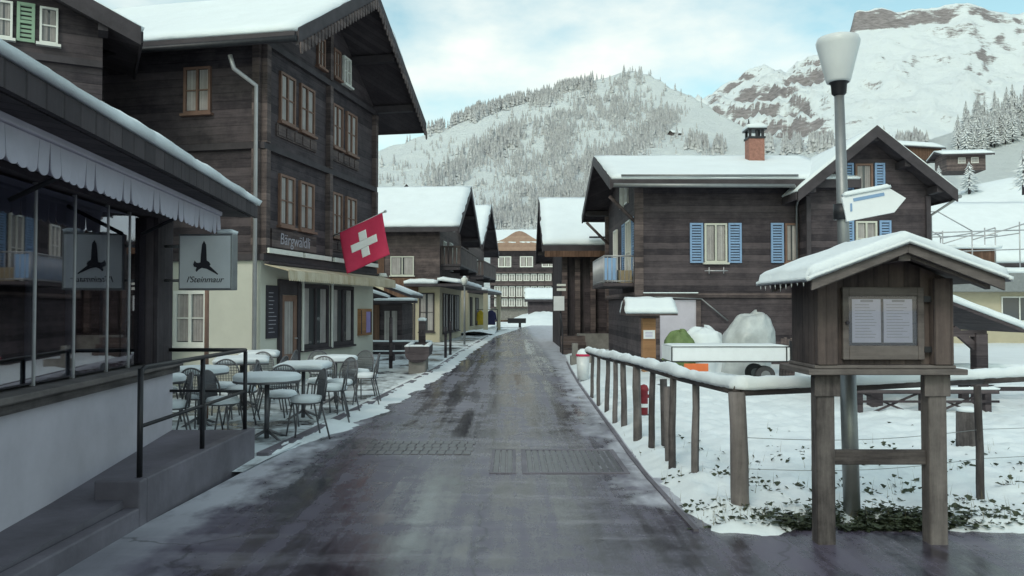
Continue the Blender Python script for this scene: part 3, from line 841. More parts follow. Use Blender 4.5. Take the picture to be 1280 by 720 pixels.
# ---- flag on its pole
Fp = thing('flag', 'red flag with a white cross hanging from a slanted pole on the timber inn', 'flag', (-4.05, 19.0, 3.36))
p0 = Vector((-.28, .1, -.06)); p1 = Vector((1.05, -.25, .50))
q = MB(); q.tube(p0, p1, .02, .017, 10); q.tube(p1, p1 + (p1 - p0).normalized() * .05, .03, .03, 10); q.build('pole', 'pipe', Fp)
def flagpt(u, v, o=0):
    a = p0 + (p1 - p0) * (.16 + .80 * u)
    w = .045 * math.sin(u * 7 + v * 2.5) * (.25 + v) + .03 * math.sin(v * 5 + 1)
    p = a + Vector((.14 + .05 * v, -.02, -1)) * (v * .98)
    n_ = Vector((.2, -1, 0)).normalized()
    return p + n_ * (w + o)
def cloth(mb, u0, u1, v0, v1, nu, nv, o, th):
    vs = [flagpt(u0 + (u1 - u0) * i / nu, v0 + (v1 - v0) * j / nv, oo) for oo in (o, o + th) for j in range(nv + 1) for i in range(nu + 1)]
    W = nu + 1; N = W * (nv + 1); fs = []
    for j in range(nv):
        for i in range(nu):
            a = j * W + i; fs += [(a, a + 1, a + W + 1, a + W), (N + a, N + a + W, N + a + W + 1, N + a + 1)]
    for i in range(nu): fs += [(i, N + i, N + i + 1, i + 1), (nv * W + i, nv * W + i + 1, N + nv * W + i + 1, N + nv * W + i)]
    for j in range(nv): fs += [(j * W, (j + 1) * W, N + (j + 1) * W, N + j * W), (j * W + nu, N + j * W + nu, N + (j + 1) * W + nu, (j + 1) * W + nu)]
    mb.add(vs, fs, True)
q = MB(); cloth(q, 0, 1, 0, 1, 24, 24, 0, .004); fl = q.build('cloth', 'red', Fp)
q = MB()
for o, t_ in ((.005, .003), (-.004, .003)):
    cloth(q, .20, .80, .41, .59, 20, 6, o, t_); cloth(q, .41, .59, .20, .409, 6, 8, o, t_); cloth(q, .41, .59, .591, .80, 6, 8, o, t_)
q.build('cross', 'white', fl)

# ---- dark gabled annex behind the shop
H, F, I = house('dark_annex', 'dark timber gable house with green shutters behind the glazed shop', (-13.56, 11.01, 0), R(28), 7, 2.6, 6.40, 8.25, 'y', ov=(.6, .5, .02), seed=9, snow_t=.12)
fr = F['front']
window(fr, H, 6.02, 6.30, 6.22, 6.86, frame='frame_white', fw=.035, mull=0); shutter(fr, H, 5.68, 5.95, 6.2, 6.88, 'green_shutter'); window(fr, H, 5.36, 5.62, 6.22, 6.86, frame='frame_white', fw=.035, mull=0); shutter(fr, H, 5.02, 5.29, 6.2, 6.88, 'green_shutter')
b = MB(); fr.box(b, 0, 7, -.01, .1, 5.9, 6.02); b.build('belt_course', 'trim', H)
b = MB(); fr.box(b, 0, 7, -.01, .1, 4.5, 4.62); b.build('belt_course', 'trim', H)
window(fr, H, 5.75, 6.15, 5.2, 5.75, cur=False)
q = MB(); q.box(5.2, 5.7, 1.4, 1.9, 6.8, 9.3); q.build('chimney', 'stone', H)

# ---- glazed shop front on the left
ang = math.atan2(.995, -.0995)
SH = thing('glazed_shop', 'low shop front with large glass panes, white scalloped awning and white plaster base', 'shop', (-2.85, 1.0, 0), ang)
SW = 7.54
fr = Face((0, 0), (1, 0), (0, -1)); rf_ = Face((SW, 0), (0, 1), (1, 0)); lf = Face((0, 0), (0, 1), (-1, 0))
q = MB(); q.box(-.0, SW, 0, .2, -.3, .92); q.box(SW - .2, SW, .2, 5, -.3, .92); q.build('base_wall', 'plaster', SH)
q = MB(); q.box(-.02, SW + .02, -.07, .22, .922, .985); q.box(-.02, SW + .03, -.10, .23, .988, 1.04); q.build('sill', 'wood_beam', SH, bevel=.008)
q = MB(); q.box(SW - .5, SW, 0.01, .19, 1.042, 2.5); q.box(SW - .2, SW, .19, 5, .93, 2.9); q.box(SW - .56, SW - .5, -.02, .2, 1.042, 2.5); q.box(-.2, 0, 0, 5, -.3, 2.9); q.box(0, SW - .2, 4.8, 5, -.3, 2.9)
q.build('timber_wall', 'wood_dark_v', SH)
q = MB(); q.box(0, SW, 0.005, .2, 2.502, 2.95); q.build('header', 'wood_dark', SH)
q = MB(); q.box(0, SW - .2, .2, 4.8, .0, .32); q.build('floor', 'trim', SH)
q = MB(); q.box(0, SW - .2, .2, 4.8, 2.72, 2.8); q.build('ceiling', 'soffit', SH)
ms = [0.0] + [(Y_ - 1.0) / .995 for Y_ in (2.1, 3.3, 4.4, 5.05, 5.72, 6.35, 7.0, 7.5)] + [SW - .56]
for a, c in zip(ms, ms[1:]):
    q = MB(); q.box(a + .012, c - .012, .09, .102, 1.06, 2.48); w = q.build('window_pane', 'shop_glass', SH)
q = MB()
for a in ms[1:-1]: q.box(a - .011, a + .011, .082, .11, 1.043, 2.5)
each(q, 'glazing_bar', 'pipe', SH)
q = MB()
for s in (3.6, 4.6, 5.6, 6.6):
    q.box(s - .02, s + .02, .4, .44, 2.3, 2.72); q.box(s - .03, s + .03, .3, .5, 2.2, 2.3)
q.build('spotlight', 'pipe', SH)
# roof
q = MB()
ev = 2.66
a0 = (-.6, -.72, ev); 
sl = .27
q.prism([(-.6, -.72, ev), (-.6, 5.4, ev + 6.12 * sl), (-.6, 5.4, ev + 6.12 * sl + .1), (-.6, -.72, ev + .1)], (SW + 1.0, 0, 0))
rf2 = q.build('roof', 'soffit', SH)
q = MB(); q.snow([(-.6, -.80, ev + .09), (SW + .4, -.80, ev + .09), (SW + .4, 5.4, ev + .105 + 6.14 * sl), (-.6, 5.4, ev + .105 + 6.14 * sl)], .10, .10, 21, rnd=.06, rough=.35); q.build('snow_cover', 'snow', rf2)
q = MB(); q.tube((-.6, -.36, ev + .34), (SW + .22, -.36, ev + .34), .035, .035, 10)
for k in range(9): q.box(.1 + k * .9, .13 + k * .9, -.38, -.34, ev + .2, ev + .36)
sg = q.build('snow_guard', 'metal_dark', SH)
q = MB()
n = 150
prev = None; vs = []; W_ = 9
for k in range(n + 1):
    x = -.6 + (SW + .82) * k / n; r = .05 + .012 * noise.noise(Vector((x * 3, 0, 2)))
    for i in range(W_):
        a = -.35 + (PI + .7) * i / (W_ - 1); vs.append((x, -.36 + math.cos(a) * r * 1.15, ev + .35 + max(-.02, math.sin(a) * r * 1.25)))
q.add(vs, [(k * W_ + i, (k + 1) * W_ + i, (k + 1) * W_ + i + 1, k * W_ + i + 1) for k in range(n) for i in range(W_ - 1)] + [(i, i + 1, W_ - 1) for i in range(W_ - 2)] + [(n * W_ + i, n * W_ + i + 1, n * W_ + W_ - 1) for i in range(W_ - 2)], True)
q.build('snow_ridge', 'snow', sg)
q = MB(); q.box(-.6, SW + .4, -.78, -.74, ev - .05, ev + .085); q.box(-.6, SW + .3, -.72, 0, ev - .05, ev - .01); q.build('fascia', 'soffit', SH)
# awning with scalloped valance
q = MB()
AY = -.5
q.prism([(-.4, AY, 2.60), (-.4, 0, 2.55), (-.4, 0, 2.57), (-.4, AY, 2.62)], (SW + .25, 0, 0))
n = 62; x0 = -.4; L_ = SW + .25
for k in range(n):
    a = x0 + L_ * k / n; c = x0 + L_ * (k + 1) / n; r = (c - a) / 2; wv = .012 * math.sin(k * 1.3)
    arc = [(a + r - r * math.cos(PI * i / 8), AY - .012 + wv, 2.41 - .045 * math.sin(PI * i / 8)) for i in range(9)]
    q.prism([(c - .002, AY - .012, 2.565)] + [(a + .002, AY - .012, 2.565)] + arc, (0, .006, 0))
awn = q.build('awning', 'white_awning', SH)
q = MB(); q.box(x0, x0 + L_, AY - .035, AY + .015, 2.568, 2.64); q.build('front_bar', 'white_awning', awn, bevel=.012)
q = MB()
for s in (1.5, 4.2, 6.6): q.tube((s, 0, 2.3), (s, AY, 2.56), .018, .018, 8)
each(q, 'arm', 'metal_dark', awn)
# things inside the shop
q = MB(); q.box(-.3, .3, 0, .012, 0, .6); P = q.build('hanging_poster', 'purple_grey'); P.location = (-3.85, 6.3, 1.72); P.rotation_euler = (0, 0, ang - 1.3); tag(P, 'grey blue poster hanging inside the shop window', 'poster')
for i, (x, y) in enumerate(((1.2, 2.1), (3.2, 1.6), (4.9, 1.9), (6.3, 1.4))):
    pw = SH.matrix_basis @ Vector((x, y, .32))
    t = thing('cafe_table', ('round table deep inside the shop by its near wall', 'round table in the middle of the glazed shop', 'round table behind the narrow glass panes', 'round table in the far corner of the shop')[i], 'table', pw, .3 * i, 'tables inside the shop')
    MB().lathe([(0, .72), (.36, .72), (.37, .735), (.36, .75), (0, .75)]).build('table_top', 'curtain', t)
    MB().lathe([(.03, .72), (.03, .04), (.22, .02), (.24, 0)]).build('pedestal', 'metal_dark', t)
q = MB(); q.box(0, 2.6, 0, .5, 0, .95); q.box(-.04, 2.64, -.05, .55, .95, 1.0); q.box(.1, 2.5, .3, .5, 1.3, 1.34); q.box(.1, .14, .3, .5, 1.0, 1.9); q.box(2.46, 2.5, .3, .5, 1.0, 1.9); q.box(.14, 2.46, .3, .5, 1.86, 1.9)
C_ = q.build('counter', 'wood_mid'); C_.location = SH.matrix_basis @ Vector((3.4, 4.0, .32)); C_.rotation_euler = (0, 0, ang); tag(C_, 'wooden counter with shelf at the back of the shop', 'counter')
q = MB()
for k in range(16):
    q.tube((.02 * k, .02 * math.sin(k * 1.7), 0), (.02 * k, .02 * math.sin(k * 1.7), 1.35), .014, .012, 6)
C_ = q.build('curtain', 'curtain'); C_.location = SH.matrix_basis @ Vector((6.05, .3, 1.1)); C_.rotation_euler = (0, 0, ang); tag(C_, 'narrow pale curtain gathered behind the shop glass', 'curtain')
# projecting sign with a bird
SG = thing('hanging_sign', 'white box sign with a dark flying bird and script beside the glazed shop', 'sign', (-3.10, 8.15, 1.78), R(-4))
q = MB(); q.box(-.28, .28, -.07, .07, 0, .57); q.build('sign_box', 'metal_grey', SG, bevel=.008)
q = MB(); q.box(-.262, .262, -.078, -.071, .02, .55); q.box(-.262, .262, .071, .078, .02, .55); pn = q.build('panel', 'white', SG)
bird = [(.0, .50), (.022, .46), (.028, .36), (.03, .30), (.055, .285), (.07, .26), (.06, .245), (.10, .21), (.15, .165), (.145, .155), (.08, .19), (.03, .215), (-.02, .225), (-.05, .21), (-.075, .185), (-.085, .20), (-.075, .23), (-.10, .235), (-.11, .26), (-.095, .30), (-.08, .28), (-.06, .275), (-.035, .28), (-.03, .36), (-.02, .46)]
for sg_, m_ in ((-1, 1), (1, 1)):
    q = MB(); q.prism([(-.01 + x, sg_ * .0785, z) for x, z in bird], (0, sg_ * .003, 0)); q.build('bird', 'ink', pn)
text_mesh("l'Steinmaur", .085, 'ink', pn, Matrix.Translation((.0, -.0785, .105)) @ Matrix.Rotation(PI / 2, 4, 'X'), shear=.3)
text_mesh("l'Steinmaur", .085, 'ink', pn, Matrix.Translation((.0, .0785, .105)) @ Matrix.Rotation(PI, 4, 'Z') @ Matrix.Rotation(PI / 2, 4, 'X'), shear=.3)
q = MB(); q.tube((-.46, 0, .1), (-.27, 0, .1), .015); q.tube((-.46, 0, .45), (-.27, 0, .45), .015); each(q, 'bracket', 'metal_grey', SG)
q = MB(); q.snow([(.12, -.065, .572), (.275, -.065, .572), (.275, .065, .572), (.12, .065, .572)], .045, .03, 2, rnd=.03); q.build('snow_cap', 'snow', SG)

# ---- ramp with parapet and railing
RP = thing('ramp', 'concrete entrance ramp with low side wall in front of the glazed shop', 'ramp', (-2.72, 6.0, 0))
q = MB()   # floor, local coordinates
q.prism([(-.12, -5.2, -.2), (-.12, 2.5, -.2), (-.12, 2.5, .31), (-.12, -.2, .19), (-.12, -5.2, .06)], (-1.05, 0, 0)); q.build('ramp_floor', 'concrete', RP)
q = MB(); q.box(-.11, 0, .0, 2.5, -.2, .335); q.box(-.34, 0, -.12, .0, -.2, .335); q.build('parapet', 'concrete', RP, bevel=.012)
q = MB(); q.box(-.11, 0, -5.2, -.121, -.2, .14); q.build('ramp_kerb', 'concrete', RP, bevel=.012)
RL = thing('railing', 'dark metal handrail with three posts on the ramp parapet', 'railing', (-2.79, 6.02, .3))
for y, in ((0.0,), (1.21,), (2.36,)):
    MB().tube((0, y, 0), (0, y, .845), .021, .021, 12).build('post', 'metal_dark', RL)
q = MB(); q.path([(0, 0, .78), (0, .02, .83), (0, .07, .85), (0, 2.36, .86)], .02, 12); q.path([(0, 2.36, .86), (-.82, 2.40, .86)], .02, 12); q.build('handrail', 'metal_dark', RL)
q = MB(); q.tube((0, 0, .41), (0, 2.36, .43), .015); q.tube((0, 2.36, .43), (-.82, 2.40, .43), .015); q.build('middle_rail', 'metal_dark', RL)

# ---- second chalet on the left with a balcony in its gable
def balcony(f, H, s0, s1, o, z0, z1, m='wood_mid_v', slats=True, name='balcony'):
    q = MB(); f.box(q, s0, s1, 0.01, o, z0, z0 + .1); B = q.build(name, 'trim', H)
    q = MB(); n = int((s1 - s0) / .17)
    for k in range(n): f.box(q, s0 + (s1 - s0) * k / n + .012, s0 + (s1 - s0) * (k + 1) / n - .012, o - .05, o - .02, z0 + .1, z1 - .08)
    m2 = int(o / .17)
    for s in (s0, s1 - .03):
        for k in range(m2): f.box(q, s, s + .03, o * k / m2 + .012, o * (k + 1) / m2 - .03, z0 + .1, z1 - .08)
    q.build('railing', m, B)
    q = MB(); f.box(q, s0 - .03, s1 + .03, o - .07, o + .02, z1 - .08, z1); f.box(q, s0 - .03, s0 + .05, 0, o - .07, z1 - .08, z1); f.box(q, s1 - .05, s1 + .03, 0, o - .07, z1 - .08, z1); q.build('handrail', m, B)
    q = MB()
    for s in (s0 + .05, (s0 + s1) / 2, s1 - .17): f.box(q, s, s + .12, 0, o - .05, z0 - .17, z0 - .003)
    each(q, 'bracket', 'trim', B)
    return B
H2, F2, I2 = house('chalet', 'brown chalet with gable balcony, cream ground floor and wide snowy canopy, nearer of two alike', (-3.35, 37.0, 0), R(86.5), 8, 13, 5.12, 7.6, 'y', wall='wood_mid', base='cream_dim', base_h=2.75, ov=(.8, 1.0, .5), seed=31, snow_t=.2)
fr, lf = F2['front'], F2['left']
balcony(fr, H2, .3, 7.6, .95, 3.55, 4.5)
for a, c in ((1.0, 1.9), (3.2, 4.2), (5.6, 6.6)): window(fr, H2, a, c, 3.5 if a == 3.2 else 3.7, 4.8 if a != 3.2 else 4.9, frame='frame_white')
window(fr, H2, 3.4, 4.5, 5.6, 6.4, frame='frame_white')
window(lf, H2, .9 + .3, 2.3, 3.1, 4.0, frame='cream', mull=1, bars=0); 
window(lf, H2, 4.4, 5.4, 3.1, 4.0, frame='cream')
q = MB(); lf.box(q, 1.0, 2.6, 0, .06, 2.1, 3.0); q.build('panel', 'wood_brown', H2)
q = MB(); lf.box(q, 2.6, 4.3, 0, .05, 2.85, 4.3); q.build('panel', 'wood_brown', H2)
q = MB(); lf.box(q, .0, 1.5, 0.01, .9, 2.58, 2.7); fr.box(q, -.9, 8.1, .01, 1.15, 2.58, 2.7); cn = q.build('canopy', 'trim', H2)
q = MB(); q.snow([(-1.5 + .6, -1.15, 2.703), (8.1, -1.15, 2.703), (8.1, -.02, 2.85), (-.9, -.02, 2.85)], .2, .2, 4); q.snow([(-.9, -.02, 2.705), (-.02, -.02, 2.75), (-.02, 1.5, 2.75), (-.9, 1.5, 2.705)], .2, .2, 5); q.build('snow_cover', 'snow', cn)
for a, c in ((.9, 2.6), (3.0, 4.6), (5.1, 6.8)): window(fr, H2, a, c, .4, 2.3, frame='trim', mull=1, bars=0)
window(lf, H2, .25, .95, .5, 2.3, frame='trim', mull=0)
q = MB(); lf.box(q, 1.15, 1.22, 0, .05, 0, 2.6); q.build('downpipe', 'trim', H2)
# dormer-like upper wing on its roof, near the inn
q = MB(); q.prism([(-.6, 3.6, 5.4), (-.6, 5.6, 5.4), (-.6, 5.6, 6.1), (-.6, 4.6, 6.6), (-.6, 3.6, 6.1)], (3, 0, 0)); q.build('dormer', 'wood_mid', H2)
H3, F3, I3 = house('chalet', 'brown chalet with gable balcony and dark canopy, farther of two alike down the street', (-2.75, 50.5, 0), R(85), 8, 12, 5.4, 8.4, 'y', wall='wood_mid', base='cream_dim', base_h=2.75, ov=(.8, 1.0, .5), seed=35, snow_t=.2)
fr, lf = F3['front'], F3['left']
balcony(fr, H3, .2, 7.6, .95, 3.6, 4.6)
for a, c in ((.9, 1.8), (3.2, 4.2), (5.6, 6.6)): window(fr, H3, a, c, 3.6, 4.9, frame='frame_white')
for a, c in ((.6, 1.5), (3.2, 4.6)): window(fr, H3, a, c, .5, 2.3, frame='trim', mull=1, bars=0)
q = MB(); fr.box(q, -.6, 8.1, .01, 1.3, 2.55, 2.68); cn = q.build('canopy', 'trim', H3)
q = MB(); q.snow([(-.6, -1.3, 2.683), (8.1, -1.3, 2.683), (8.1, -.02, 2.8), (-.6, -.02, 2.8)], .18, .25, 14); q.build('snow_cover', 'snow', cn)
q = MB(); fr.box(q, 7.2, 7.45, 1.0, 1.28, 0, 2.55); fr.box(q, -.5, -.3, 1.0, 1.28, 0, 2.55); each(q, 'canopy_post', 'cream_dim', H3)
# jackets on display under the canopy
JD = thing('clothes_rack', 'rack with a yellow and a navy jacket under the farther chalet canopy', 'clothes rack', (-1.72, 54.2, 0), R(-5))
q = MB(); q.tube((-.75, 0, 0), (-.75, 0, 1.5), .02); q.tube((.75, 0, 0), (.75, 0, 1.5), .02); q.tube((-.75, 0, 1.5), (.75, 0, 1.5), .02); q.box(-.8, -.7, -.25, .25, 0, .04); q.box(.7, .8, -.25, .25, 0, .04); q.build('rack_frame', 'metal_dark', JD)
def jacket(x, m, w):
    q = MB(); q.prism([(x - w, -.08, .45), (x + w, -.08, .45), (x + w * .85, -.08, 1.3), (x + w * .3, -.08, 1.45), (x - w * .3, -.08, 1.45), (x - w * .85, -.08, 1.3)], (0, .16, 0))
    q.tube((x - w * .8, 0, 1.3), (x - w * 1.25, 0, .7), .07, .05); q.tube((x + w * .8, 0, 1.3), (x + w * 1.25, 0, .7), .07, .05); q.build('jacket', m, JD, bevel=.03)
jacket(-.42, 'yellow', .2); jacket(.3, 'navy', .3)

# ---- small lean-to hut beside the inn
KH = thing('hut', 'small brown hut with stepped snowy lean-to roof between inn and chalet', 'hut', (-6.3, 27.3, 0))
q = MB(); q.prism([(0, 0, 0), (2.55, 0, 0), (2.55, 0, 1.75), (0, 0, 2.9)], (0, 3, 0)); q.build('wall', 'wood_dark', KH)
fr = Face((0, 0), (1, 0), (0, -1))
q = MB(); fr.box(q, 1.25, 1.78, 0, .05, .35, 1.7); q.build('door', 'wood_brown', KH)
q = MB(); fr.box(q, 0, 1.22, 0, .04, .35, 1.7); q.build('panel', 'wood_brown', KH)
q = MB(); fr.box(q, 1.95, 2.13, 0, .03, .5, 1.5); fr.box(q, 2.2, 2.38, 0, .03, .5, 1.5); q.build('curtain', 'curtain', KH)
for k, (xa, za, xb, zb) in enumerate(((-.4, 3.15, 2.9, 1.95), (-.4, 2.62, 2.2, 1.86))):
    o_ = -.1 - .45 * k
    q = MB(); q.prism([(xa, -.35 + o_, za), (xb, -.35 + o_, zb), (xb, -.35 + o_, zb + .09), (xa, -.35 + o_, za + .09)], (0, 3.6 if k == 0 else .43, 0)); r_ = q.build('roof', 'trim', KH)
    q = MB(); q.snow([(xa, -.35 + o_, za + .092), (xb, -.35 + o_, zb + .092), (xb, (3.1 if k == 0 else -.1 + o_ + .15), zb + .092), (xa, (3.1 if k == 0 else -.1 + o_ + .15), za + .092)], .1, .15, 50 + k, rnd=.07); q.build('snow_cover', 'snow', r_)
q = MB(); q.box(1.75, 3.1, -.95, -.2, 1.76, 1.84); r_ = q.build('porch_roof', 'trim', KH)
q = MB(); q.snow([(1.75, -.97, 1.842), (3.1, -.97, 1.842), (3.1, -.2, 1.842), (1.75, -.2, 1.842)], .1, .12, 8); q.build('snow_cover', 'snow', r_)

# ---- big hotel far down the street
HF, FF, IF = house('hotel', 'large far hotel with rows of white balcony windows and an orange curved gable board', (-3.0, 110, 0), R(-3), 13, 10, 10.2, 12.4, 'x', wall='wood_dark', base='stone', base_h=1.6, ov=(.8, .9, .8), seed=61, snow_t=.45, cat='hotel')
fr = FF['front']
q = MB()
cpts = [(-.5, -1.0, 9.4), (7.6, -1.0, 9.4)] + [(7.6 - .45 * k, -1.0, 10.6 + 1.5 * math.exp(-((3.55 - .45 * k) / 1.9) ** 2)) for k in range(19)]
q.prism(cpts, (0, .12, 0)); q.build('gable_board', 'wood_tan', HF)
for z0, z1, n, w_ in ((7.2, 8.7, 4, .9), (5.3, 6.3, 12, .42), (3.1, 4.6, 12, .42), (1.1 + .7, 2.9, 12, .42)):
    for k in range(n):
        s = .5 + 12 * (k + .5) / n
        window(fr, HF, s - w_, s + w_, z0, z1, frame='frame_white', fw=.13, mull=1, bars=0, sill=False, curgap=.2, out=.06)
q = MB()
for z in (1.6, 2.98, 4.68, 6.4): fr.box(q, 0, 13, 0.0, .55, z, z + .12)
q.build('balcony_ledge', 'wood_mid', HF)
q = MB()
for z in (4.8,): fr.box(q, 0, 13, .5, .54, z, z + .42)
q.build('balustrade', 'wood_mid', HF)
SHD, FS, _ = house('shed', 'small black shed with thick snow roof at the road bend below the hotel', (1.7, 84, 0), 0, 2.6, 3, 2.35, 3.45, 'x', wall='wood_dark', ov=(.3, .4, .3), seed=63, snow_t=.3, cat='shed')

# ---- barn right of the road
HB, FB, _ = house('barn', 'dark open timber barn with red brown eaves board beside the road', (1.95, 31.4, 0), 0, 7.5, 7, 3.85, 6.2, 'x', wall='wood_dark_v', base='wood_dark_v', base_h=3.0, ov=(.75, .9, .6), seed=71, snow_t=.17, cat='barn')
fr, lf = FB['front'], FB['left']
q = MB(); q.box(-.7, 8.2, -.94, -.91, 3.55, 3.78); q.build('eaves_board', 'wood_brown', HB)
q = MB()
for x in (.0, .5, 1.1, 1.75): q.box(x, x + .2, -.35, -.15, 0, 3.7)
each(q, 'post', 'wood_mid', HB); q = MB(); q.box(-.4, 8, -.36, -.14, 3.722, 3.84); q.build('beam', 'wood_mid', HB)
q = MB(); fr.box(q, .9, 2.6, .0, .05, .5, 2.5); q.build('door', 'wood_dark', HB)
q = MB(); q.box(.55, 3.2, -1.6, -.5, -.1, .62); q.build('stone_plinth', 'stone', HB)
q = MB(); q.tube((-.1, -.75, 3.85), (7.6, -.75, 3.9), .02); q.tube((1.0, -.95, 4.3), (7.5, -.95, 4.3), .035); 
q.build('snow_guard', 'metal_dark', HB)

# ---- chalet with blue shutters
HC, FC, _ = house('blue_shutter_chalet', 'dark timber chalet with pale blue shutters, brick chimney and street balcony', (3.5, 22, 0), 0, 4.9, 7, 4.88, 6.28, 'x', wall='wood_dark', base='wood_dark', base_h=1.9, ov=(.85, .8, .8), seed=81, snow_t=.10)
fr, lf = FC['front'], FC['left']
window(fr, HC, 1.80, 2.42, 2.85, 3.93, frame='cream', mull=1, bars=0)
shutter(fr, HC, 1.40, 1.76, 2.84, 3.94); shutter(fr, HC, 2.46, 2.82, 2.84, 3.94)
window(fr, HC, 4.02, 4.38, 2.85, 3.93, frame='frame_brown', mull=0, bars=0); shutter(fr, HC, 3.63, 3.98, 2.84, 3.94)
q = MB(); q.tube((1.78, -.12, 2.62), (2.42, -.12, 2.62), .018); 
for x in (1.9, 2.3): q.tube((x, 0, 2.62), (x, -.12, 2.62), .012); q.tube((x, -.12, 2.54), (x, -.12, 2.72), .014)
q.build('flower_box_bracket', 'pipe', HC)
q = MB()
for y in (-.03, 6.87): q.box(-.12, .12, y, y + .16, 1.905, 4.9)
q.box(-.10, 0, 0.16, 6.84, 1.9, 2.04); q.box(.12, 4.4, -.07, 0, 1.88, 2.0); each(q, 'corner_timber', 'wood_mid', HC)
q = MB(); q.box(.1, 1.6, -.12, -.02, 2.003, 2.03); q.build('ledge_snow', 'snow', HC)
q = MB(); fr.box(q, .55, 1.55, 0, .06, .2, 1.82); q.build('whitewashed_wall', 'plaster', HC)
q = MB(); fr.box(q, .42, .55, 0, .09, 0, 1.88); fr.box(q, 1.55, 1.68, 0, .09, 0, 1.88); fr.box(q, .1, .3, 0, .07, 0, 1.88); each(q, 'door_post', 'wood_mid', HC)
q = MB(); q.tube((1.68, -.14, 1.85), (2.4, -.14, 1.25), .02); q.tube((.4, -.14, 1.9), (1.68, -.14, 1.85), .02); q.build('stair_rail', 'metal_grey', HC)
# balcony towards the street: metal, pale blue
B = MB(); lf.box(B, .25, 3.3, .01, .95, 2.2, 2.3); B = B.build('balcony', 'wood_dark', HC)
q = MB()
def bars(f, s0, s1, o, z0, z1):
    n = int(abs(s1 - s0) / .11)
    for k in range(n + 1):
        s = s0 + (s1 - s0) * k / n; q.tube(f.p(s, o, z0), f.p(s, o, z1), .011, .011, 6)
    q.tube(f.p(s0, o, z1), f.p(s1, o, z1), .02, .02, 8); q.tube(f.p(s0, o, z0 + .05), f.p(s1, o, z0 + .05), .014, .014, 8)
bars(lf, .27, 3.28, .93, 2.3, 3.05)
f2 = Face((-.95, .27), (1, 0), (0, -1)); bars(f2, 0, .95, 0, 2.3, 3.05)
q.build('railing', 'pipe', B)
q = MB(); lf.box(q, .5, 3.28, .89, .91, 2.38, 3.0); f2.box(q, .0, .38, -.03, -.01, 2.38, 3.0); q.build('screen', 'blue', B)
window(lf, HC, 1.4, 2.3, 2.32, 4.2, frame='frame_white', bars=1, name='balcony_door', sill=False); shutter(lf, HC, .5, 1.1, 2.5, 4.2); shutter(lf, HC, 2.5, 3.1, 2.5, 4.2)
window(lf, HC, 4.4, 5.2, 2.9, 4.2, frame='frame_white')
window(lf, HC, 1.9, 2.5, 4.75, 5.3, frame='frame_white', sill=False); window(lf, HC, 2.9, 3.5, 4.75, 5.45, frame='frame_white', sill=False)
q = MB(); q.box(-.5, -.12, .5, .8, 0, .36); bx = q.build('cardboard_box', 'card'); bx.location = (3.5, 22, 2.303); tag(bx, 'tan cardboard box standing on the pale blue balcony', 'box')
q = MB(); q.tube((-.8, .1, 4.7), (-.0, .1, 3.9), .05); q.tube((-.8, 6.9, 4.7), (-.0, 6.9, 3.9), .05); each(q, 'eaves_strut', 'wood_mid', HC)
q = MB(); q.tube((-.6, -.86, 5.12), (4.1, -.86, 5.12), .03); q.build('snow_guard', 'metal_grey', HC)
q = MB(); q.tube((-.8, -.86, 4.86), (4.0, -.86, 4.84), .055); q.path([(4.0, -.86, 4.84), (4.25, -.5, 4.6), (4.33, -.08, 4.4), (4.33, -.08, 1.9)], .035); q.build('gutter', 'metal_grey', HC)
CH = MB(); CH.box(3.66, 4.12, 2.0, 2.46, 5.2, 5.75); CH = CH.build('chimney', 'stone', HC)
q = MB(); q.box(3.66, 4.12, 2.0, 2.46, 5.752, 6.72); q.build('brickwork', 'brick', CH)
q = MB(); q.box(3.63, 4.15, 1.97, 2.49, 6.722, 6.78)
for x, y in ((3.66, 2.0), (4.04, 2.0), (3.66, 2.38), (4.04, 2.38), (3.86, 2.0)): q.box(x, x + .07, y, y + .07, 6.78, 6.98)
q.box(3.60, 4.18, 1.94, 2.52, 6.98, 7.03); q.tube((3.66, 2.0, 7.03), (3.64, 2.0, 7.3), .035, .012); q.build('cap', 'metal_dark', CH)
q = MB(); q.snow([(3.6, 1.94, 7.032), (4.18, 1.94, 7.032), (4.18, 2.52, 7.032), (3.6, 2.52, 7.032)], .13, .08, 3); q.build('snow_cap', 'snow', CH)
# gabled wing
HW, FW, _ = house('gabled_wing', 'front gabled wing of the blue shutter chalet, behind the arrow sign', (7.9, 21.45, 0), 0, 3.34, 8, 4.50, 6.2, 'y', wall='wood_dark', base='wood_dark', base_h=1.9, ov=(.42, .6, .4), seed=84, snow_t=.09)
fr = FW['front']
window(fr, HW, 1.33, 1.80, 4.68, 5.48, frame='frame_brown', mull=0, bars=0); shutter(fr, HW, 1.04, 1.29, 4.7, 5.5); shutter(fr, HW, 1.86, 2.13, 4.7, 5.5)
window(fr, HW, 1.33, 1.90, 3.0, 3.93, frame='cream'); shutter(fr, HW, 1.04, 1.28, 3.0, 3.95); shutter(fr, HW, 1.97, 2.28, 3.0, 3.95)
q = MB(); fr.box(q, 0, 3.34, 0, .06, 1.9, 2.0); fr.box(q, 0.002, .12, 0, .07, 2.0, 4.6); fr.box(q, 3.22, 3.338, 0, .07, 2.0, 4.6); each(q, 'corner_timber', 'trim', HW)
q = MB(); q.tube((3.83, -.6, 4.52), (3.83, 8, 4.5), .05); q.path([(3.83, -.5, 4.5), (3.42, .1, 4.1), (3.42, .1, 0)], .035); q.build('gutter', 'metal_grey', HW)

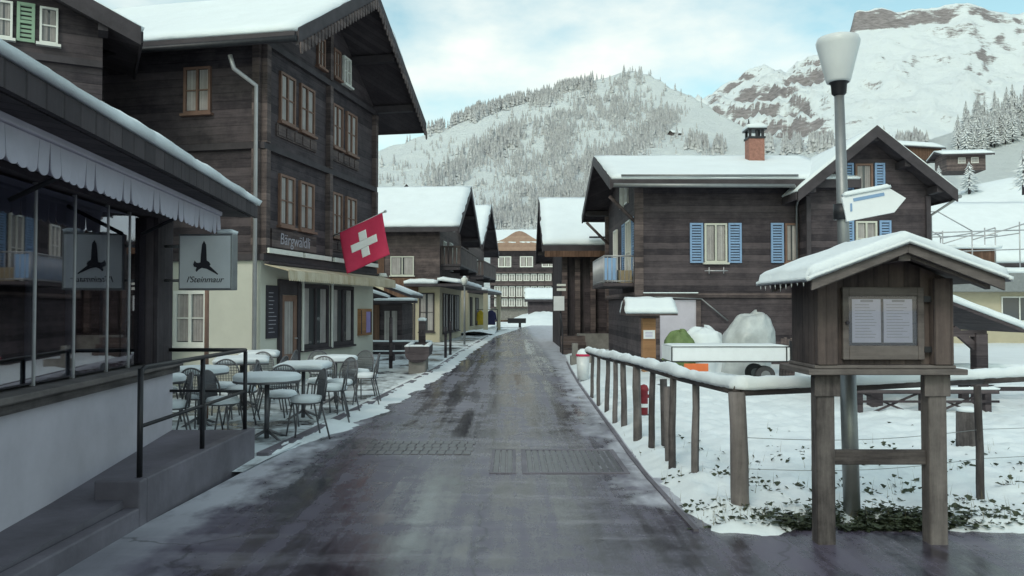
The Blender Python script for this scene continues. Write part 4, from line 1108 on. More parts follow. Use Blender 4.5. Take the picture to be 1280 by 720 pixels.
# ---- background on the right
HR = thing('flat_roofed_building', 'cream building with dark fascia behind the notice board at the right edge', 'building', (16.6, 35, 0))
q = MB(); q.box(0, 14, 0, 8, -.2, 2.3); q.build('wall', 'cream_dim', HR)
q = MB(); q.box(-.5, 14.4, -.6, 8, 2.302, 3.1); q.build('fascia', 'metal_grey', HR)
q = MB(); q.snow([(-.5, -.6, 3.103), (14.4, -.6, 3.103), (14.4, 8, 3.103), (-.5, 8, 3.103)], .28, .4, 6); q.build('snow_cover', 'snow', HR)
fr = Face((0, 0), (1, 0), (0, -1))
window(fr, HR, 4.8, 6.4, 1.0, 2.1, frame='frame_white', mull=1, bars=0, cur=False); window(fr, HR, .9, 1.8, 1.0, 2.1, frame='frame_white', cur=False)
q = MB(); q.box(4.0, 5.9, 2.2, 5, 3.11, 4.35); q.build('roof_shed', 'wood_brown', HR)
q = MB(); q.snow([(3.8, 2.0, 4.36), (6.1, 2.0, 4.36), (6.1, 5, 4.4), (3.8, 5, 4.4)], .2, .3, 7); q.build('roof_snow', 'snow', HR)
PG = thing('pipe_frame', 'bare pale tubular tent frame standing on the flat roof', 'frame', (16.4, 35.2, 3.1))
q = MB()
for x in (0.0, 1.3, 2.6, 3.9, 6.0, 6.5):
    for y in (0, 2.6): q.tube((x, y, 0), (x, y, 1.9 if x < 5 else 2.3), .03, .03, 6)
q.build('pole', 'pipe', PG)
q = MB()
for y in (0, 2.6):
    q.tube((-.2, y, 1.75), (6.6, y, 1.95), .028); q.path([(0, y, 1.9), (1.3, y, 2.75), (2.4, y, 2.75), (3.9, y, 1.9)], .028); q.tube((0, y, .9), (6.5, y, 1.1), .025); q.tube((3.9, y, 1.5), (6.5, y, 2.3), .028)
for x in (0, 1.3, 2.6, 3.9, 6.0): q.tube((x, 0, 1.8), (x, 2.6, 1.8), .025)
q.build('crossbar', 'pipe', PG)
house('low_house', 'long low house under a broad snow covered roof behind the flat roofed building', (26, 52, 0), 0, 40, 16, 4.3, 9.2, 'x', wall='wood_mid', ov=(1.2, 1.2, .8), seed=91, snow_t=.4, snowstep=.9)
def at(px, y, Y): return Vector((pe(px, Y), Y, 1.6 + (385 - y) / 1000 * Y))
p = at(1124, 190, 150); Hh, _, _ = house('hillside_barn', 'long brown barn with slanting snow roof on the hillside behind the gabled wing', (p.x, p.y, p.z - 1.0), R(14), 10.0, 5, 2.2, 3.6, 'x', wall='wood_brown', ov=(.5, .5, .5), seed=92, snow_t=.35, snowstep=.8, cat='barn')
p = at(1186, 206, 118); Hh, _, _ = house('hillside_hut', 'grey hut with overhanging snow roof on the slope below the firs', (p.x, p.y, p.z - .8), R(-8), 5.4, 4.5, 2.2, 3.1, 'x', wall='wood_mid', ov=(.9, .8, .6), seed=93, snow_t=.3, snowstep=.6, cat='hut')
window(Face((0, 0), (1, 0), (0, -1)), Hh, 1.6, 2.6, 1.1, 1.9, frame='frame_white'); window(Face((0, 0), (1, 0), (0, -1)), Hh, 3.4, 4.4, 1.1, 1.9, frame='frame_white')
lone_fir(1214, 239, 100, 4.2, 'broad snowy fir standing alone below the grey hut', 1.9)
lone_fir(1176, 232, 100, 3.0, 'small frosted fir left of the grey hut', 1.6)
lone_fir(1282, 237, 90, 5.0, 'dark fir cut by the right picture edge', 1.5)
# small things on the left slope
p = at(504, 240, 330); house('slope_hut', 'tiny dark hut alone on the white slope above the chalet roof', (p.x, p.y, p.z - 1), 0, 2.4, 2.4, 2.6, 4.2, 'y', ov=(.3, .3, .3), seed=94, snow_t=.3, cat='hut')
p = near_y(842, 170); house('slope_cabin', 'small brown cabin among the frosted trees above the chimney roof', (p.x, p.y, p.z - 1), R(25), 7, 4, 2.6, 4.4, 'x', wall='wood_mid', ov=(.4, .4, .4), seed=95, snow_t=.4, snowstep=.8, cat='cabin')

# ================================================================ RIGHT FOREGROUND
# ---- notice board
NB = thing('notice_board', 'wooden notice board cabinet on two posts under a snow covered gable roof', 'notice board', (2.51, 5.5, 0))
NB.scale = (.95, 1, 1)
for x in (-.40, .40):
    q = MB(); q.box(x - .065, x + .065, -.06, .06, -.1, 1.14); q.build('leg', 'wood_post', NB, bevel=.012)
    q = MB(); q.box(x - .10 if x > 0 else x - .085, x + .085 if x > 0 else x + .10, -.075, -.062, 1.0, 1.15); each(q, 'bracket', 'wood_post', NB, bevel=.006)
q = MB(); q.box(-.333, .333, -.025, .025, .53, .63); q.build('crossbeam', 'wood_beam', NB, bevel=.008)
q = MB(); q.box(-.56, .56, -.16, .42, 1.152, 1.19); q.box(-.50, .50, -.12, .40, 1.192, 1.215); q.build('shelf', 'wood_beam', NB, bevel=.006)
q = MB(); 
q.prism([(-.48, -.06, 1.217), (.48, -.06, 1.217), (.48, -.06, 1.80), (0, -.06, 1.99), (-.48, -.06, 1.80)], (0, .43, 0)); q.build('cabinet', 'wood_mid_v', NB)
q = MB()
for x0_, x1_ in ((-.29, -.245), (.245, .29)): q.box(x0_, x1_, -.10, -.063, 1.25, 1.74)
q.box(-.245, .245, -.10, -.063, 1.68, 1.74); q.box(-.245, .245, -.10, -.063, 1.25, 1.345); dr = q.build('door', 'wood_beam', NB, bevel=.006)
q = MB(); q.box(-.243, .243, -.072, -.064, 1.346, 1.679); q.build('back_panel', 'wood_mid', dr)
q = MB(); q.box(-.243, .243, -.088, -.085, 1.346, 1.679); q.build('glass', 'board_glass', dr)
for x0_ in (-.215, .01):
    q = MB(); q.box(x0_, x0_ + .205, -.078, -.075, 1.365, 1.66); pg = q.build('paper', 'paper', dr)
    q = MB()
    for k in range(12): q.box(x0_ + .02, x0_ + rn.uniform(.12, .185), -.0795, -.0785, 1.62 - k * .02, 1.624 - k * .02)
    q.box(x0_ + .06, x0_ + .15, -.0797, -.0785, 1.64, 1.655)
    q.build('writing', 'grey_ink', pg)
q = MB(); q.tube((-.262, -.10, 1.50), (-.262, -.118, 1.50), .012); q.build('knob', 'ink', dr)
q = MB()
for z in (1.32, 1.66): q.box(.285, .34, -.104, -.1, z - .02, z + .02)
q.build('hinge', 'metal_dark', dr)
q = MB()
for x in (-.41, .41): q.box(x - .07, x + .07, -.13, -.063, 1.217, 1.80)
each(q, 'corner_board', 'wood_mid_v', NB, bevel=.006)
q = MB()
EX, EZ, RZ = .645, 1.765, 2.005
for s in (-1, 1):
    q.prism([(s * EX, -.42, EZ), (0, -.42, RZ), (0, -.42, RZ + .03), (s * EX, -.42, EZ + .03)], (0, .98, 0))
rf3 = q.build('roof', 'wood_beam', NB)
q = MB()
for s in (-1, 1):
    q = MB(); q.prism([(s * EX, -.445, EZ - .055), (0, -.445, RZ - .055), (0, -.445, RZ + .03), (s * EX, -.445, EZ + .03)], (0, .024, 0))
    q.build('bargeboard', 'wood_beam', rf3, bevel=.004); q = MB()
    for y in (-.38, .46): q.prism([(s * (EX - .06), y, EZ - .045), (0, y, RZ - .07), (0, y, RZ - .004), (s * (EX - .06), y, EZ + .018)], (0, .06, 0))
    each(q, 'rafter', 'wood_beam', rf3)
q = MB(); q.box(-.04, .04, -.40, -.064, 1.90, 1.965); q.build('ridge_beam', 'wood_beam', rf3, bevel=.004)
# icicles / eaves slats on the left
q = MB()
for k in range(9): q.tube((-.675, -.38 + k * .11, EZ), (-.675, -.38 + k * .11, EZ - rn.uniform(.02, .06)), .006, .001, 6)
q.build('icicle', 'lamp_glass', rf3)
q = MB()   # rounded snow over both slopes as one blanket
NX, NY = 60, 34; top = []; bot = []
for j in range(NY + 1):
    for i in range(NX + 1):
        u = -1 + 2 * i / NX; v = j / NY
        x = u * (EX + .04); y = -.47 + v * 1.06
        base = RZ + .032 - abs(u) * (RZ - EZ)
        soft = RZ + .032 - (math.sqrt(u * u + .02) - .0) * (RZ - EZ)
        e = min((1 - abs(u)) * EX, v * 1.06, (1 - v) * 1.06)
        k_ = min(1, e / .075); k_ = math.sqrt(max(0, 1 - (1 - k_) ** 2))
        top.append((x, y, max(base, soft) - (.0 if k_ > 0 else .03) + 0.058 * k_ * (1 + .22 * noise.noise(Vector((x * 4, y * 4, 1))) + .06 * noise.noise(Vector((x * 13, y * 13, 1))))))
        bot.append((x, y, base))
W = NX + 1; N = W * (NY + 1); fs = []
for j in range(NY):
    for i in range(NX): a = j * W + i; fs += [(a, a + 1, a + W + 1, a + W), (N + a, N + a + W, N + a + W + 1, N + a + 1)]
for i in range(NX): fs += [(i, N + i, N + i + 1, i + 1), (NY * W + i, NY * W + i + 1, N + NY * W + i + 1, N + NY * W + i)]
for j in range(NY): fs += [(j * W, (j + 1) * W, N + (j + 1) * W, N + j * W), (j * W + NX, N + j * W + NX, N + (j + 1) * W + NX, (j + 1) * W + NX)]
q.add(top + bot, fs, True); q.build('snow_cover', 'snow', rf3)

# ---- street lamp and arrow sign
SL = thing('street_lamp', 'grey street lamp with a bucket shaped shade behind the notice board', 'street lamp', (2.60, 6.15, 0))
lean = Vector((-.115, 0, 0))
def lp(z): return Vector((-.07 * z / 3.4, 0, z))
q = MB(); q.tube(lp(-.1), lp(1.3), .062, .060, 20); q.tube(lp(1.3), lp(3.28), .050, .036, 20); q.tube(lp(1.29), lp(1.33), .062, .05, 20); q.build('pole', 'metal_grey', SL)
q = MB(); q.lathe([(.036, 3.24), (.055, 3.26), (.06, 3.33), (.075, 3.345)], (-.068, 0, 0), 24); q.build('collar', 'metal_dark', SL)
q = MB(); q.lathe([(0, 3.345), (.085, 3.345), (.092, 3.36), (.125, 3.50), (.158, 3.63), (.163, 3.66), (.152, 3.69), (.11, 3.705), (0, 3.71)], (-.072, 0, 0), 32); q.build('shade', 'lamp_glass', SL)
q = MB(); q.lathe([(.0, 3.708), (.06, 3.706), (.04, 3.722), (.02, 3.733), (0, 3.734)], (-.05, 0, 0), 16); q.build('snow_cap', 'snow', SL)
AS = thing('arrow_sign', 'white arrow signboard with snow, pointing right on the lamp pole', 'sign', (2.562, 6.07, 2.30), 0)
q = MB(); tz = Matrix.Rotation(R(-11), 4, 'Y')
ar = [(-.02, -.09), (.35, -.09), (.46, .0), (.35, .10), (-.02, .10)]
q.prism([tz @ Vector((x, 0, z + .05)) for x, z in ar], (0, .03, 0)); ab = q.build('board', 'white', AS, bevel=.004)
q = MB(); q.prism([tz @ Vector(p) for p in ((.06, -.004, .10), (.30, -.004, .10), (.30, -.004, .125), (.06, -.004, .125))], (0, .003, 0)); q.prism([tz @ Vector(p) for p in ((.02, -.004, .03), (.035, -.004, .03), (.045, -.004, .09), (.03, -.004, .09))], (0, .003, 0)); q.build('writing', 'blue', ab)
q = MB(); q.snow([tz @ Vector(p) for p in ((0, -.012, .151), (.36, -.012, .151), (.36, .045, .151), (0, .045, .151))], .035, .02, 4, rnd=.02, rough=.5); q.build('snow_cap', 'snow', AS)
q = MB(); q.tube((-.02, .075, -.02), (-.02, .075, .10), .062, .062, 16); q.build('clamp', 'metal_dark', AS)

# ---- fence with one snow laden rail
FN = thing('rail_fence', 'weathered post and rail fence carrying a thick roll of snow along road and field', 'fence', (0, 0, 0))
posts = [(1.43, 14.4, .03), (1.42, 13.2, .03), (1.45, 12.3, .035), (1.45, 11.3, .035), (1.50, 10.7, .04), (1.51, 9.64, .05), (1.54, 8.9, .035), (1.57, 7.9, .035), (1.67, 7.34, .035), (1.765, 6.2, .068), (3.86, 6.62, .03)]
rail = [Vector(p) for p in ((1.40, 14.7, .80), (1.44, 12.5, .84), (1.51, 9.7, .93), (1.62, 7.6, .95), (1.765, 6.2, .97), (2.7, 6.42, .985), (4.0, 6.85, 1.0), (5.6, 7.4, 1.02))]
def rail_z(i):
    x, y, r = posts[i]; return .95 if y > 7 else .97
for i, (x, y, r) in enumerate(posts):
    top = .80 + (14.7 - y) * .02 if y > 6.5 else .95
    if i == 10: top = .96
    lx = rn.uniform(-.03, .03)
    q = MB()
    q.ptube([(x + lx * k / 4 + .004 * math.sin(k * 2 + i), y, -.1 + (top + .1) * k / 4) for k in range(5)], [r * (1.08 - .035 * k + .03 * math.sin(k * 3 + i)) for k in range(5)], 14)
    q.build('post', 'wood_post', FN)
for (x, y) in ((1.72, 9.0), (1.60, 8.15)):
    MB().tube((x, y, -.1), (x - .02, y, .8), .045, .04, 12).build('post', 'wood_post', FN)
q = MB()
for a, b_ in zip(rail, rail[1:]): q.tube(a, b_, .052, .052, 14)
q.build('rail', 'wood_beam', FN)
q = MB(); prev = None; vs = []; W_ = 15; cnt = 0
for a, b_ in zip(rail, rail[1:]):
    n = int((b_ - a).length / .04)
    for k in range(n):
        c = a.lerp(b_, k / n); dr_ = (b_ - a).normalized(); sd_ = Vector((dr_.y, -dr_.x, 0)).normalized()
        w_ = .064 + .018 * fbm(c.x * 2.3, c.y * 2.3, 1); hh = max(.03, .072 + .034 * fbm(c.x * 1.6, c.y * 1.6, 6) + .014 * noise.noise(c * 7))
        for i in range(W_):
            an = -.22 + (PI + .44) * i / (W_ - 1)
            vs.append(c + sd_ * (-math.cos(an) * w_) + Vector((0, 0, .022 + (math.sin(an) * hh if math.sin(an) > 0 else math.sin(an) * .10))) + Vector((0, 0, .006 * noise.noise(Vector((c.x * 14, c.y * 14, i * .6))))))
        cnt += 1
q.add(vs, [(k * W_ + i, (k + 1) * W_ + i, (k + 1) * W_ + i + 1, k * W_ + i + 1) for k in range(cnt - 1) for i in range(W_ - 1)] + [(k * W_, k * W_ + W_ - 1, (k + 1) * W_ + W_ - 1, (k + 1) * W_) for k in range(cnt - 1)], True)
q.add(vs[:W_], [tuple(range(W_))]); q.add(vs[-W_:], [tuple(range(W_))])
q.build('snow_cover', 'snow', FN)
q = MB()
for z0_, z1_ in ((.60, .62), (.36, .38)):
    pts = [Vector((1.78, 6.2, z0_))]
    for k in range(1, 13):
        u = k / 12; pts.append(Vector((1.78 + 2.1 * u, 6.2 + .42 * u, z0_ - .05 * math.sin(PI * u))))
    for k in range(1, 8): u = k / 7; pts.append(Vector((3.88 + 1.8 * u, 6.62 + .8 * u, z0_ - .03 * math.sin(PI * u))))
    q.path(pts, .0025, 5)
each(q, 'wire', 'metal_grey', FN)

# ---- ground cover by the board and grass through the snow
def leafy(name, label, cat, spots_, leaf, m, n, up=.6):
    q = MB()
    for k in range(n):
        x, y, z, s = spots_(k)
        a = rn.uniform(0, 2 * PI); t_ = rn.uniform(.1, 1.1); L = leaf * rn.uniform(.6, 1.4); w = L * rn.uniform(.3, .5)
        dv = Vector((math.cos(a) * math.cos(t_), math.sin(a) * math.cos(t_), math.sin(t_) * up)); sv = Vector((-math.sin(a), math.cos(a), rn.uniform(-.3, .3))) * w
        b0 = Vector((x, y, z)); mid = b0 + dv * L * .55; tip = b0 + dv * L + Vector((0, 0, -L * .25))
        q.add([b0, mid + sv, tip, mid - sv], [(0, 1, 2, 3)])
    return tag(q.build(name, m, recalc=False), label, cat, kind='stuff')
def ivy(k):
    while True:
        x = rn.gauss(2.6, .42); y = 5.76 + abs(rn.gauss(0, .17)) + .03
        if x < 1.95 and rn.random() < .6: continue
        if noise.noise(Vector((x * 5, y * 5, 0))) < -.25: continue
        return x, y, fh(x, y) + rn.uniform(-.01, .05), 1
leafy('ground_cover', 'dark green leafy ground cover poking from the snow at the board posts', 'plants', ivy, .05, 'leaf', 2600)
def tuft(k):
    while True:
        x = rn.uniform(1.3, 5.5); y = 5.85 + rn.expovariate(.9)
        if noise.noise(Vector((x * 2.1, y * 2.1, 7))) < .02 or y > 11: continue
        return x, y, fh(x, y) - .01, 1
leafy('grass', 'sparse green grass and stalks pricking through the snow', 'grass', tuft, .055, 'leaf', 1100, 1.0)
q = MB()
for k in range(260):
    x, y, z, _s = tuft(k); a = rn.uniform(0, 6); h_ = rn.uniform(.05, .16)
    q.add([(x, y, z), (x + .004, y, z), (x + .03 * math.cos(a), y + .03 * math.sin(a), z + h_)], [(0, 1, 2)])
tag(q.build('dry_stalks', 'straw', recalc=False), 'thin dry stalks standing in the snow field', 'grass', kind='stuff')

# ---- stump, hydrant, bin, kiosk, trailer ...
def snowcap(par, x0, x1, y0, y1, z, t, seed, step=.05, up=None):
    q = MB(); q.snow([(x0, y0, z), (x1, y0, z), (x1, y1, z), (x0, y1, z)], t, step, seed, rnd=min(t, .12)); return q.build('snow_cap', 'snow', par)
ST = thing('wooden_bollard', 'short round wooden bollard capped with snow in the field', 'bollard', (5.05, 8.9, 0))
q = MB(); q.lathe([(0, -.1), (.12, -.1), (.115, .2), (.112, .44), (.105, .455), (0, .457)], n=18); q.build('log', 'wood_post', ST)
q = MB(); q.lathe([(0, .455), (.112, .456), (.10, .49), (.05, .505), (0, .507)], n=18); q.build('snow_cap', 'snow', ST)
HY = thing('hydrant', 'dark red hydrant with white band behind the fence posts', 'hydrant', (1.86, 11.3, 0))
q = MB(); q.lathe([(0, 0), (.09, 0), (.09, .12), (0, .12)], n=16); q.build('base', 'concrete', HY)
q = MB(); q.lathe([(.06, .12), (.062, .5), (.075, .51), (.075, .54), (.05, .6), (0, .62)], n=16); q.tube((-.1, 0, .42), (.1, 0, .42), .03, .03, 10); q.build('body', 'hydrant_red', HY)
q = MB(); q.lathe([(.064, .24), (.0645, .30)], n=16); q.build('band', 'white', HY)
HY.scale = (.9, .9, .85)
BN = thing('waste_bin', 'pale bin with a red rim and snow heap at the far fence end', 'bin', (1.56, 17.6, 0))
q = MB(); q.lathe([(0, .02), (.12, .02), (.145, .54), (0, .54)], n=20); q.build('bin_body', 'lamp_glass', BN)
q = MB(); q.lathe([(.15, .54), (.155, .55), (.155, .585), (.14, .59), (0, .59)], n=20); q.build('rim', 'red', BN)
q = MB(); q.lathe([(.14, .591), (.11, .66), (.05, .70), (0, .705)], n=16); q.build('snow_cap', 'snow', BN)

KP = thing('roofed_post', 'orange timber info post with white notice under a small snow roof', 'info post', (3.34, 19.6, 0))
q = MB(); q.box(-.16, .16, -.12, .12, 0, 1.55); q.build('post', 'wood_orange', KP)
q = MB(); q.box(-.14, .14, -.135, -.122, .85, 1.06); nt = q.build('notice', 'white', KP)
q = MB()
for k in range(4): q.box(-.1, .08, -.1375, -.136, 1.0 - k * .035, 1.01 - k * .035)
q.build('writing', 'lilac', nt)
q = MB()
q.prism([(-.62, -.5, 1.42), (-.62, 0, 1.76), (-.62, .5, 1.42), (-.62, .5, 1.46), (-.62, 0, 1.81), (-.62, -.5, 1.46)], (1.24, 0, 0)); q.box(-.2, .2, -.35, .35, 1.35, 1.42); r_ = q.build('roof', 'wood_mid', KP)
q = MB(); q.snow([(-.62, -.52, 1.465), (.62, -.52, 1.465), (.58, 0, 1.81), (-.58, 0, 1.81)], .1, .08, 3); q.snow([(-.62, .52, 1.465), (.62, .52, 1.465), (.58, 0, 1.81), (-.58, 0, 1.81)], .1, .08, 4); q.build('snow_cover', 'snow', r_)

TR = thing('trailer', 'flat trailer with white side panel, orange board and snow on top', 'trailer', (3.3, 16.6, 0))
q = MB(); q.box(0, 2.46, 0, .03, .50, .79); q.box(0, 2.46, 1.0, 1.03, .50, .79); q.box(0, .03, .03, 1.0, .50, .79); q.box(2.43, 2.46, .03, 1.0, .50, .79); each(q, 'side_panel', 'white', TR)
q = MB(); q.box(0, 2.46, -.012, -.002, .482, .50); q.box(0, 2.46, -.012, -.002, .785, .80); q.box(0, .025, -.012, -.002, .50, .785); q.box(2.38, 2.405, -.012, -.002, .50, .785); q.box(2.46, 2.50, -.02, .04, .40, .92); q.box(.03, 2.43, .03, 1.0, .47, .5); q.box(-.7, 0, .5, .6, .42, .48); q.build('frame', 'metal_dark', TR)
for y in (.2, .9):
    q = MB(); q.tube((2.0, y - .07, .19), (2.0, y + .07, .19), .2, .2, 22); wh = q.build('wheel', 'tyre', TR)
    q = MB(); q.tube((2.0, y - .075, .19), (2.0, y + .075, .19), .1, .1, 18); q.build('rim', 'metal_grey', wh)
q = MB(); q.box(.26, .76, -.035, -.015, .29, .45); q.build('marker_board', 'orange', TR)
q = MB(); q.snow([(.02, .02, .795), (2.44, .02, .795), (2.44, 1.0, .795), (.02, 1.0, .795)], .035, .1, 7); q.build('snow_cover', 'snow', TR)
def heap(name, label, cat, loc, rx, ry, h, m, seed, pk=0.0, snowtop=True):
    T = thing(name, label, cat, loc)
    q = MB(); n, mm = 30, 18; vs = []
    for j in range(mm + 1):
        v = j / mm
        for i in range(n):
            a = 2 * PI * i / n; r = math.cos(v * PI / 2) ** .6
            f = 1 + .22 * noise.noise(Vector((math.cos(a) * 1.5 + seed, math.sin(a) * 1.5, v * 2))) + .16 * noise.noise(Vector((math.cos(a) * 5, math.sin(a) * 5 + seed, v * 6)))
            vs.append((rx * r * f * math.cos(a) + pk * v * rx, ry * r * f * math.sin(a), h * math.sin(v * PI / 2) ** .9 * (1 + .1 * noise.noise(Vector((a, v * 3, seed))))))
    q.add(vs, [(j * n + i, j * n + (i + 1) % n, (j + 1) * n + (i + 1) % n, (j + 1) * n + i) for j in range(mm) for i in range(n)] + [tuple(mm * n + i for i in range(n))], True)
    o = q.build('sheet', m, T)
    return T
heap('covered_machine', 'machine wrapped in pale plastic sheet with snow behind the white trailer', 'covered machine', (5.45, 19.0, 0), .66, .6, 1.46, 'tarp', 3, .55)
heap('snow_heap', 'low heap of snow left of the wrapped machine', 'snow heap', (4.55, 19.2, 0), .6, .5, 1.12, 'snow', 9, .1)
heap('green_cover', 'olive green tarpaulin heap behind the left end of the trailer', 'tarpaulin', (3.92, 18.7, 0), .40, .4, 1.05, 'green_tarp', 5)
q = MB()
for k in range(5): q.box(-.12 + k * .07, -.06 + k * .07, -.02, .02, 0, .9 + .03 * (k % 2))
o = q.build('leaning_boards', 'wood_mid'); o.location = (6.05, 17.8, .02); o.rotation_euler = (R(-8), R(6), 0); tag(o, 'grey boards leaning against the chalet wall right of the trailer', 'boards')

# ---- low roofed shelter and cross braced fence behind the board
SR = thing('roofed_shelter', 'small low wooden shelter with a snow roof behind the notice board', 'shelter', (6.55, 12.6, 0))
for x, y in ((-.85, 0), (.80, 0), (-.85, 1.5), (.80, 1.5)):
    q = MB(); q.box(x - .09, x + .09, y - .09, y + .09, -.1, 1.2); q.build('post', 'wood_dark', SR)
q = MB()
for s in (-1, 1):
    q.prism([(s * 1.3, -.35, 1.22), (0, -.35, 1.72), (0, -.35, 1.77), (s * 1.3, -.35, 1.27)], (0, 2.2, 0))
    q.prism([(s * .8, -.04, .85), (s * .35, -.04, 1.25), (s * .42, -.04, 1.32), (s * .86, -.04, .95)], (0, .08, 0))
q.box(-.9, .9, -.05, .05, 1.15, 1.25); r_ = q.build('roof', 'wood_dark', SR)
q = MB()
for s in (-1, 1): q.snow([(s * 1.34, -.37, 1.27), (0, -.37, 1.775), (0, 1.87, 1.775), (s * 1.34, 1.87, 1.27)], .11, .09, 30 + s, rnd=.1)
q.build('snow_cover', 'snow', r_)
q = MB(); q.box(-.8, .0, 1.4, 1.44, .2, 1.1); q.build('back_boards', 'wood_mid_v', SR)
XF = thing('braced_fence', 'low cross braced wooden fence with snow on its bars behind the notice board', 'fence', (5.1, 11.9, 0))
q = MB()
for x in (0, .95, 1.9): q.box(x, x + .09, -.045, .045, -.1, .42)
each(q, 'post', 'wood_dark', XF)
q = MB()
for x in (.09, 1.04):
    w = .86
    q.prism([(x, -.02, .0), (x + .07, -.02, .0), (x + w, -.02, .33), (x + w - .07, -.02, .33)], (0, .03, 0)); q.prism([(x, .015, .33), (x + .07, .015, .33), (x + w, .015, 0), (x + w - .07, .015, 0)], (0, .03, 0))
q.box(-.1, 2.1, -.06, -.046, .33, .39); q.box(-.1, 2.1, -.06, -.046, .20, .235); q.build('bar', 'wood_dark', XF)
q = MB(); q.snow([(-.1, -.07, .392), (2.1, -.07, .392), (2.1, .0, .392), (-.1, .0, .392)], .035, .06, 3); q.build('snow_cap', 'snow', XF)
LF = thing('low_fence', 'dark low beam fence with snow across the far right of the field', 'fence', (7.6, 13.6, 0))
q = MB()
for x in (0, 1.6, 3.2, 4.8): q.box(x, x + .12, -.06, .06, -.1, .62)
each(q, 'post', 'wood_dark', LF)
q = MB(); q.box(-.2, 5.6, -.085, -.061, .46, .56); q.box(-.2, 5.6, -.085, -.061, .20, .27); each(q, 'beam', 'wood_dark', LF)
q = MB(); q.snow([(-.2, -.10, .563), (5.6, -.10, .563), (5.6, .02, .623), (-.2, .02, .623)], .06, .08, 3); q.build('snow_cap', 'snow', LF)

# ---- signs and steps in front of the barn
SS = thing('sign_stand', 'white panel on a dark post at the near corner of the barn', 'sign', (1.82, 30.0, 0))
MB().tube((0, 0, 0), (0, 0, 2.6), .03).build('post', 'metal_dark', SS)
q = MB(); q.box(-.26, .14, -.05, -.02, 1.5, 2.04); q.build('panel', 'white', SS)
q = MB(); q.box(-.14, .2, -.05, -.02, 2.24, 2.34); q.box(-.14, .2, -.05, -.02, 2.42, 2.5); q.build('name_plate', 'frame_white', SS)
SP = thing('wooden_steps', 'weathered wooden steps with thin rail at the roadside by the barn', 'steps', (1.75, 27.6, 0))
q = MB(); q.box(0, .85, 0, .4, 0, .2); q.box(0, .85, .4, .8, 0, .4); q.box(0, .85, .8, 1.3, 0, .6); each(q, 'step', 'wood_mid', SP)
q = MB(); q.tube((0, 0, 0), (0, 0, .9), .02); q.tube((0, 1.3, 0), (0, 1.3, 1.4), .02); q.tube((0, 0, .9), (0, 1.3, 1.4), .02); q.build('rail', 'metal_dark', SP)
q = MB(); q.box(-.3, .3, -.2, .2, 0, .25); q.box(-.25, -.1, -.15, .15, .25, .6); o = q.build('planter', 'stone'); o.location = (1.95, 22.6, 0); tag(o, 'stone block planter between bin and wooden steps', 'planter')
BM = thing('barrier', 'dark bar barrier with red plank lying at the bend by the snow bank', 'barrier', (-.35, 66, 0))
q = MB(); q.box(-2.2, .2, -.1, .1, .45, .6); q.build('plank', 'wood_brown', BM)
q = MB(); q.box(-.0, 1.5, -.2, .2, .35, .75); q.box(-2.0, -1.8, -.2, .2, 0, .45); q.box(.9, 1.1, -.2, .2, 0, .35); q.build('support', 'metal_dark', BM)

# ================================================================ LEFT STREET FURNITURE
LT = thing('log_trough', 'hollowed log fountain trough on stone supports beside the snowy kerb', 'trough', (-2.20, 19.3, 0), R(3))
q = MB(); q.box(-.30, .12, .08, .5, -.1, .34); q.box(-.28, .1, 1.2, 1.6, -.1, .34); each(q, 'stone_support', 'stone', LT, bevel=.03)
q = MB()
n = 20; outer = [(-.09 + .29 * math.cos(PI + PI * i / n) , .50 + .22 * math.sin(PI + PI * i / n)) for i in range(n + 1)]
prof = [(-.38, .66)] + outer + [(.20, .66), (.10, .66), (.08, .48), (-.26, .48), (-.28, .66)]
q.prism([(x, 0, z) for x, z in prof], (0, 1.9, 0)); q.box(-.27, .09, .01, .12, .485, .655); q.box(-.27, .09, 1.78, 1.89, .485, .655); lg = q.build('log', 'wood_dark', LT)
q = MB()
for x0_, x1_, y0_, y1_ in ((-.39, -.27, 0, 1.9), (.08, .21, 0, 1.9), (-.27, .08, 0, .14)): q.snow([(x0_, y0_, .662), (x1_, y0_, .662), (x1_, y1_, .662), (x0_, y1_, .662)], .045, .06, int(x0_ * 9) + 5)
q.build('snow_cap', 'snow', LT)
q = MB(); q.box(-.18, 0, 1.95, 2.13, -.1, 1.25); q.tube((-.09, 1.95, 1.0), (-.09, 1.6, .95), .02); fpq = q.build('spout_post', 'wood_dark', LT)
q = MB(); q.snow([(-.19, 1.94, 1.252), (.01, 1.94, 1.252), (.01, 2.14, 1.252), (-.19, 2.14, 1.252)], .09, .05, 3); q.build('snow_cap', 'snow', LT)
q = MB(); q.tube((0, 0, 0), (0, 0, 1.35), .05, .045, 10); o = q.build('timber_post', 'wood_dark'); o.location = (-3.18, 21.0, 0); tag(o, 'thin dark post between the inn corner and the log trough', 'post')
q = MB(); q.tube((0, 0, 0), (0, 0, 2.05), .035, .03, 10); o = q.build('timber_pole', 'frame_brown'); o.location = (-4.35, 11.4, 0); tag(o, 'slim brown pole standing under the hanging bird sign', 'pole')
for i, (px, Y, h_) in enumerate(((557, 25.5, 1.0), (563, 27, 1.15), (575, 33, .95), (585, 38, .95))):
    if i in (0, 1):
        q = MB(); q.tube((0, 0, 0), (0, 0, h_), .045, .04, 10); o = q.build('kerb_post', 'wood_dark'); o.location = (pe(px, Y), Y, 0)
        tag(o, ('short dark post at the kerb beyond the trough, nearer of a pair', 'slightly taller dark kerb post, farther of the pair beyond the trough')[i], 'post', 'posts at the left kerb')
TF = thing('snowy_rail', 'low dark rails with snow between the inn and the trough', 'fence', (-4.6, 24.0, 0))
q = MB()
for x in (0, 1.0, 2.0): q.box(x, x + .08, 0, .08, 0, .62)
each(q, 'post', 'wood_dark', TF)
q = MB(); q.box(-.1, 2.2, -.03, 0, .5, .58); q.box(-.1, 2.2, -.03, 0, .22, .29); each(q, 'bar', 'wood_dark', TF)
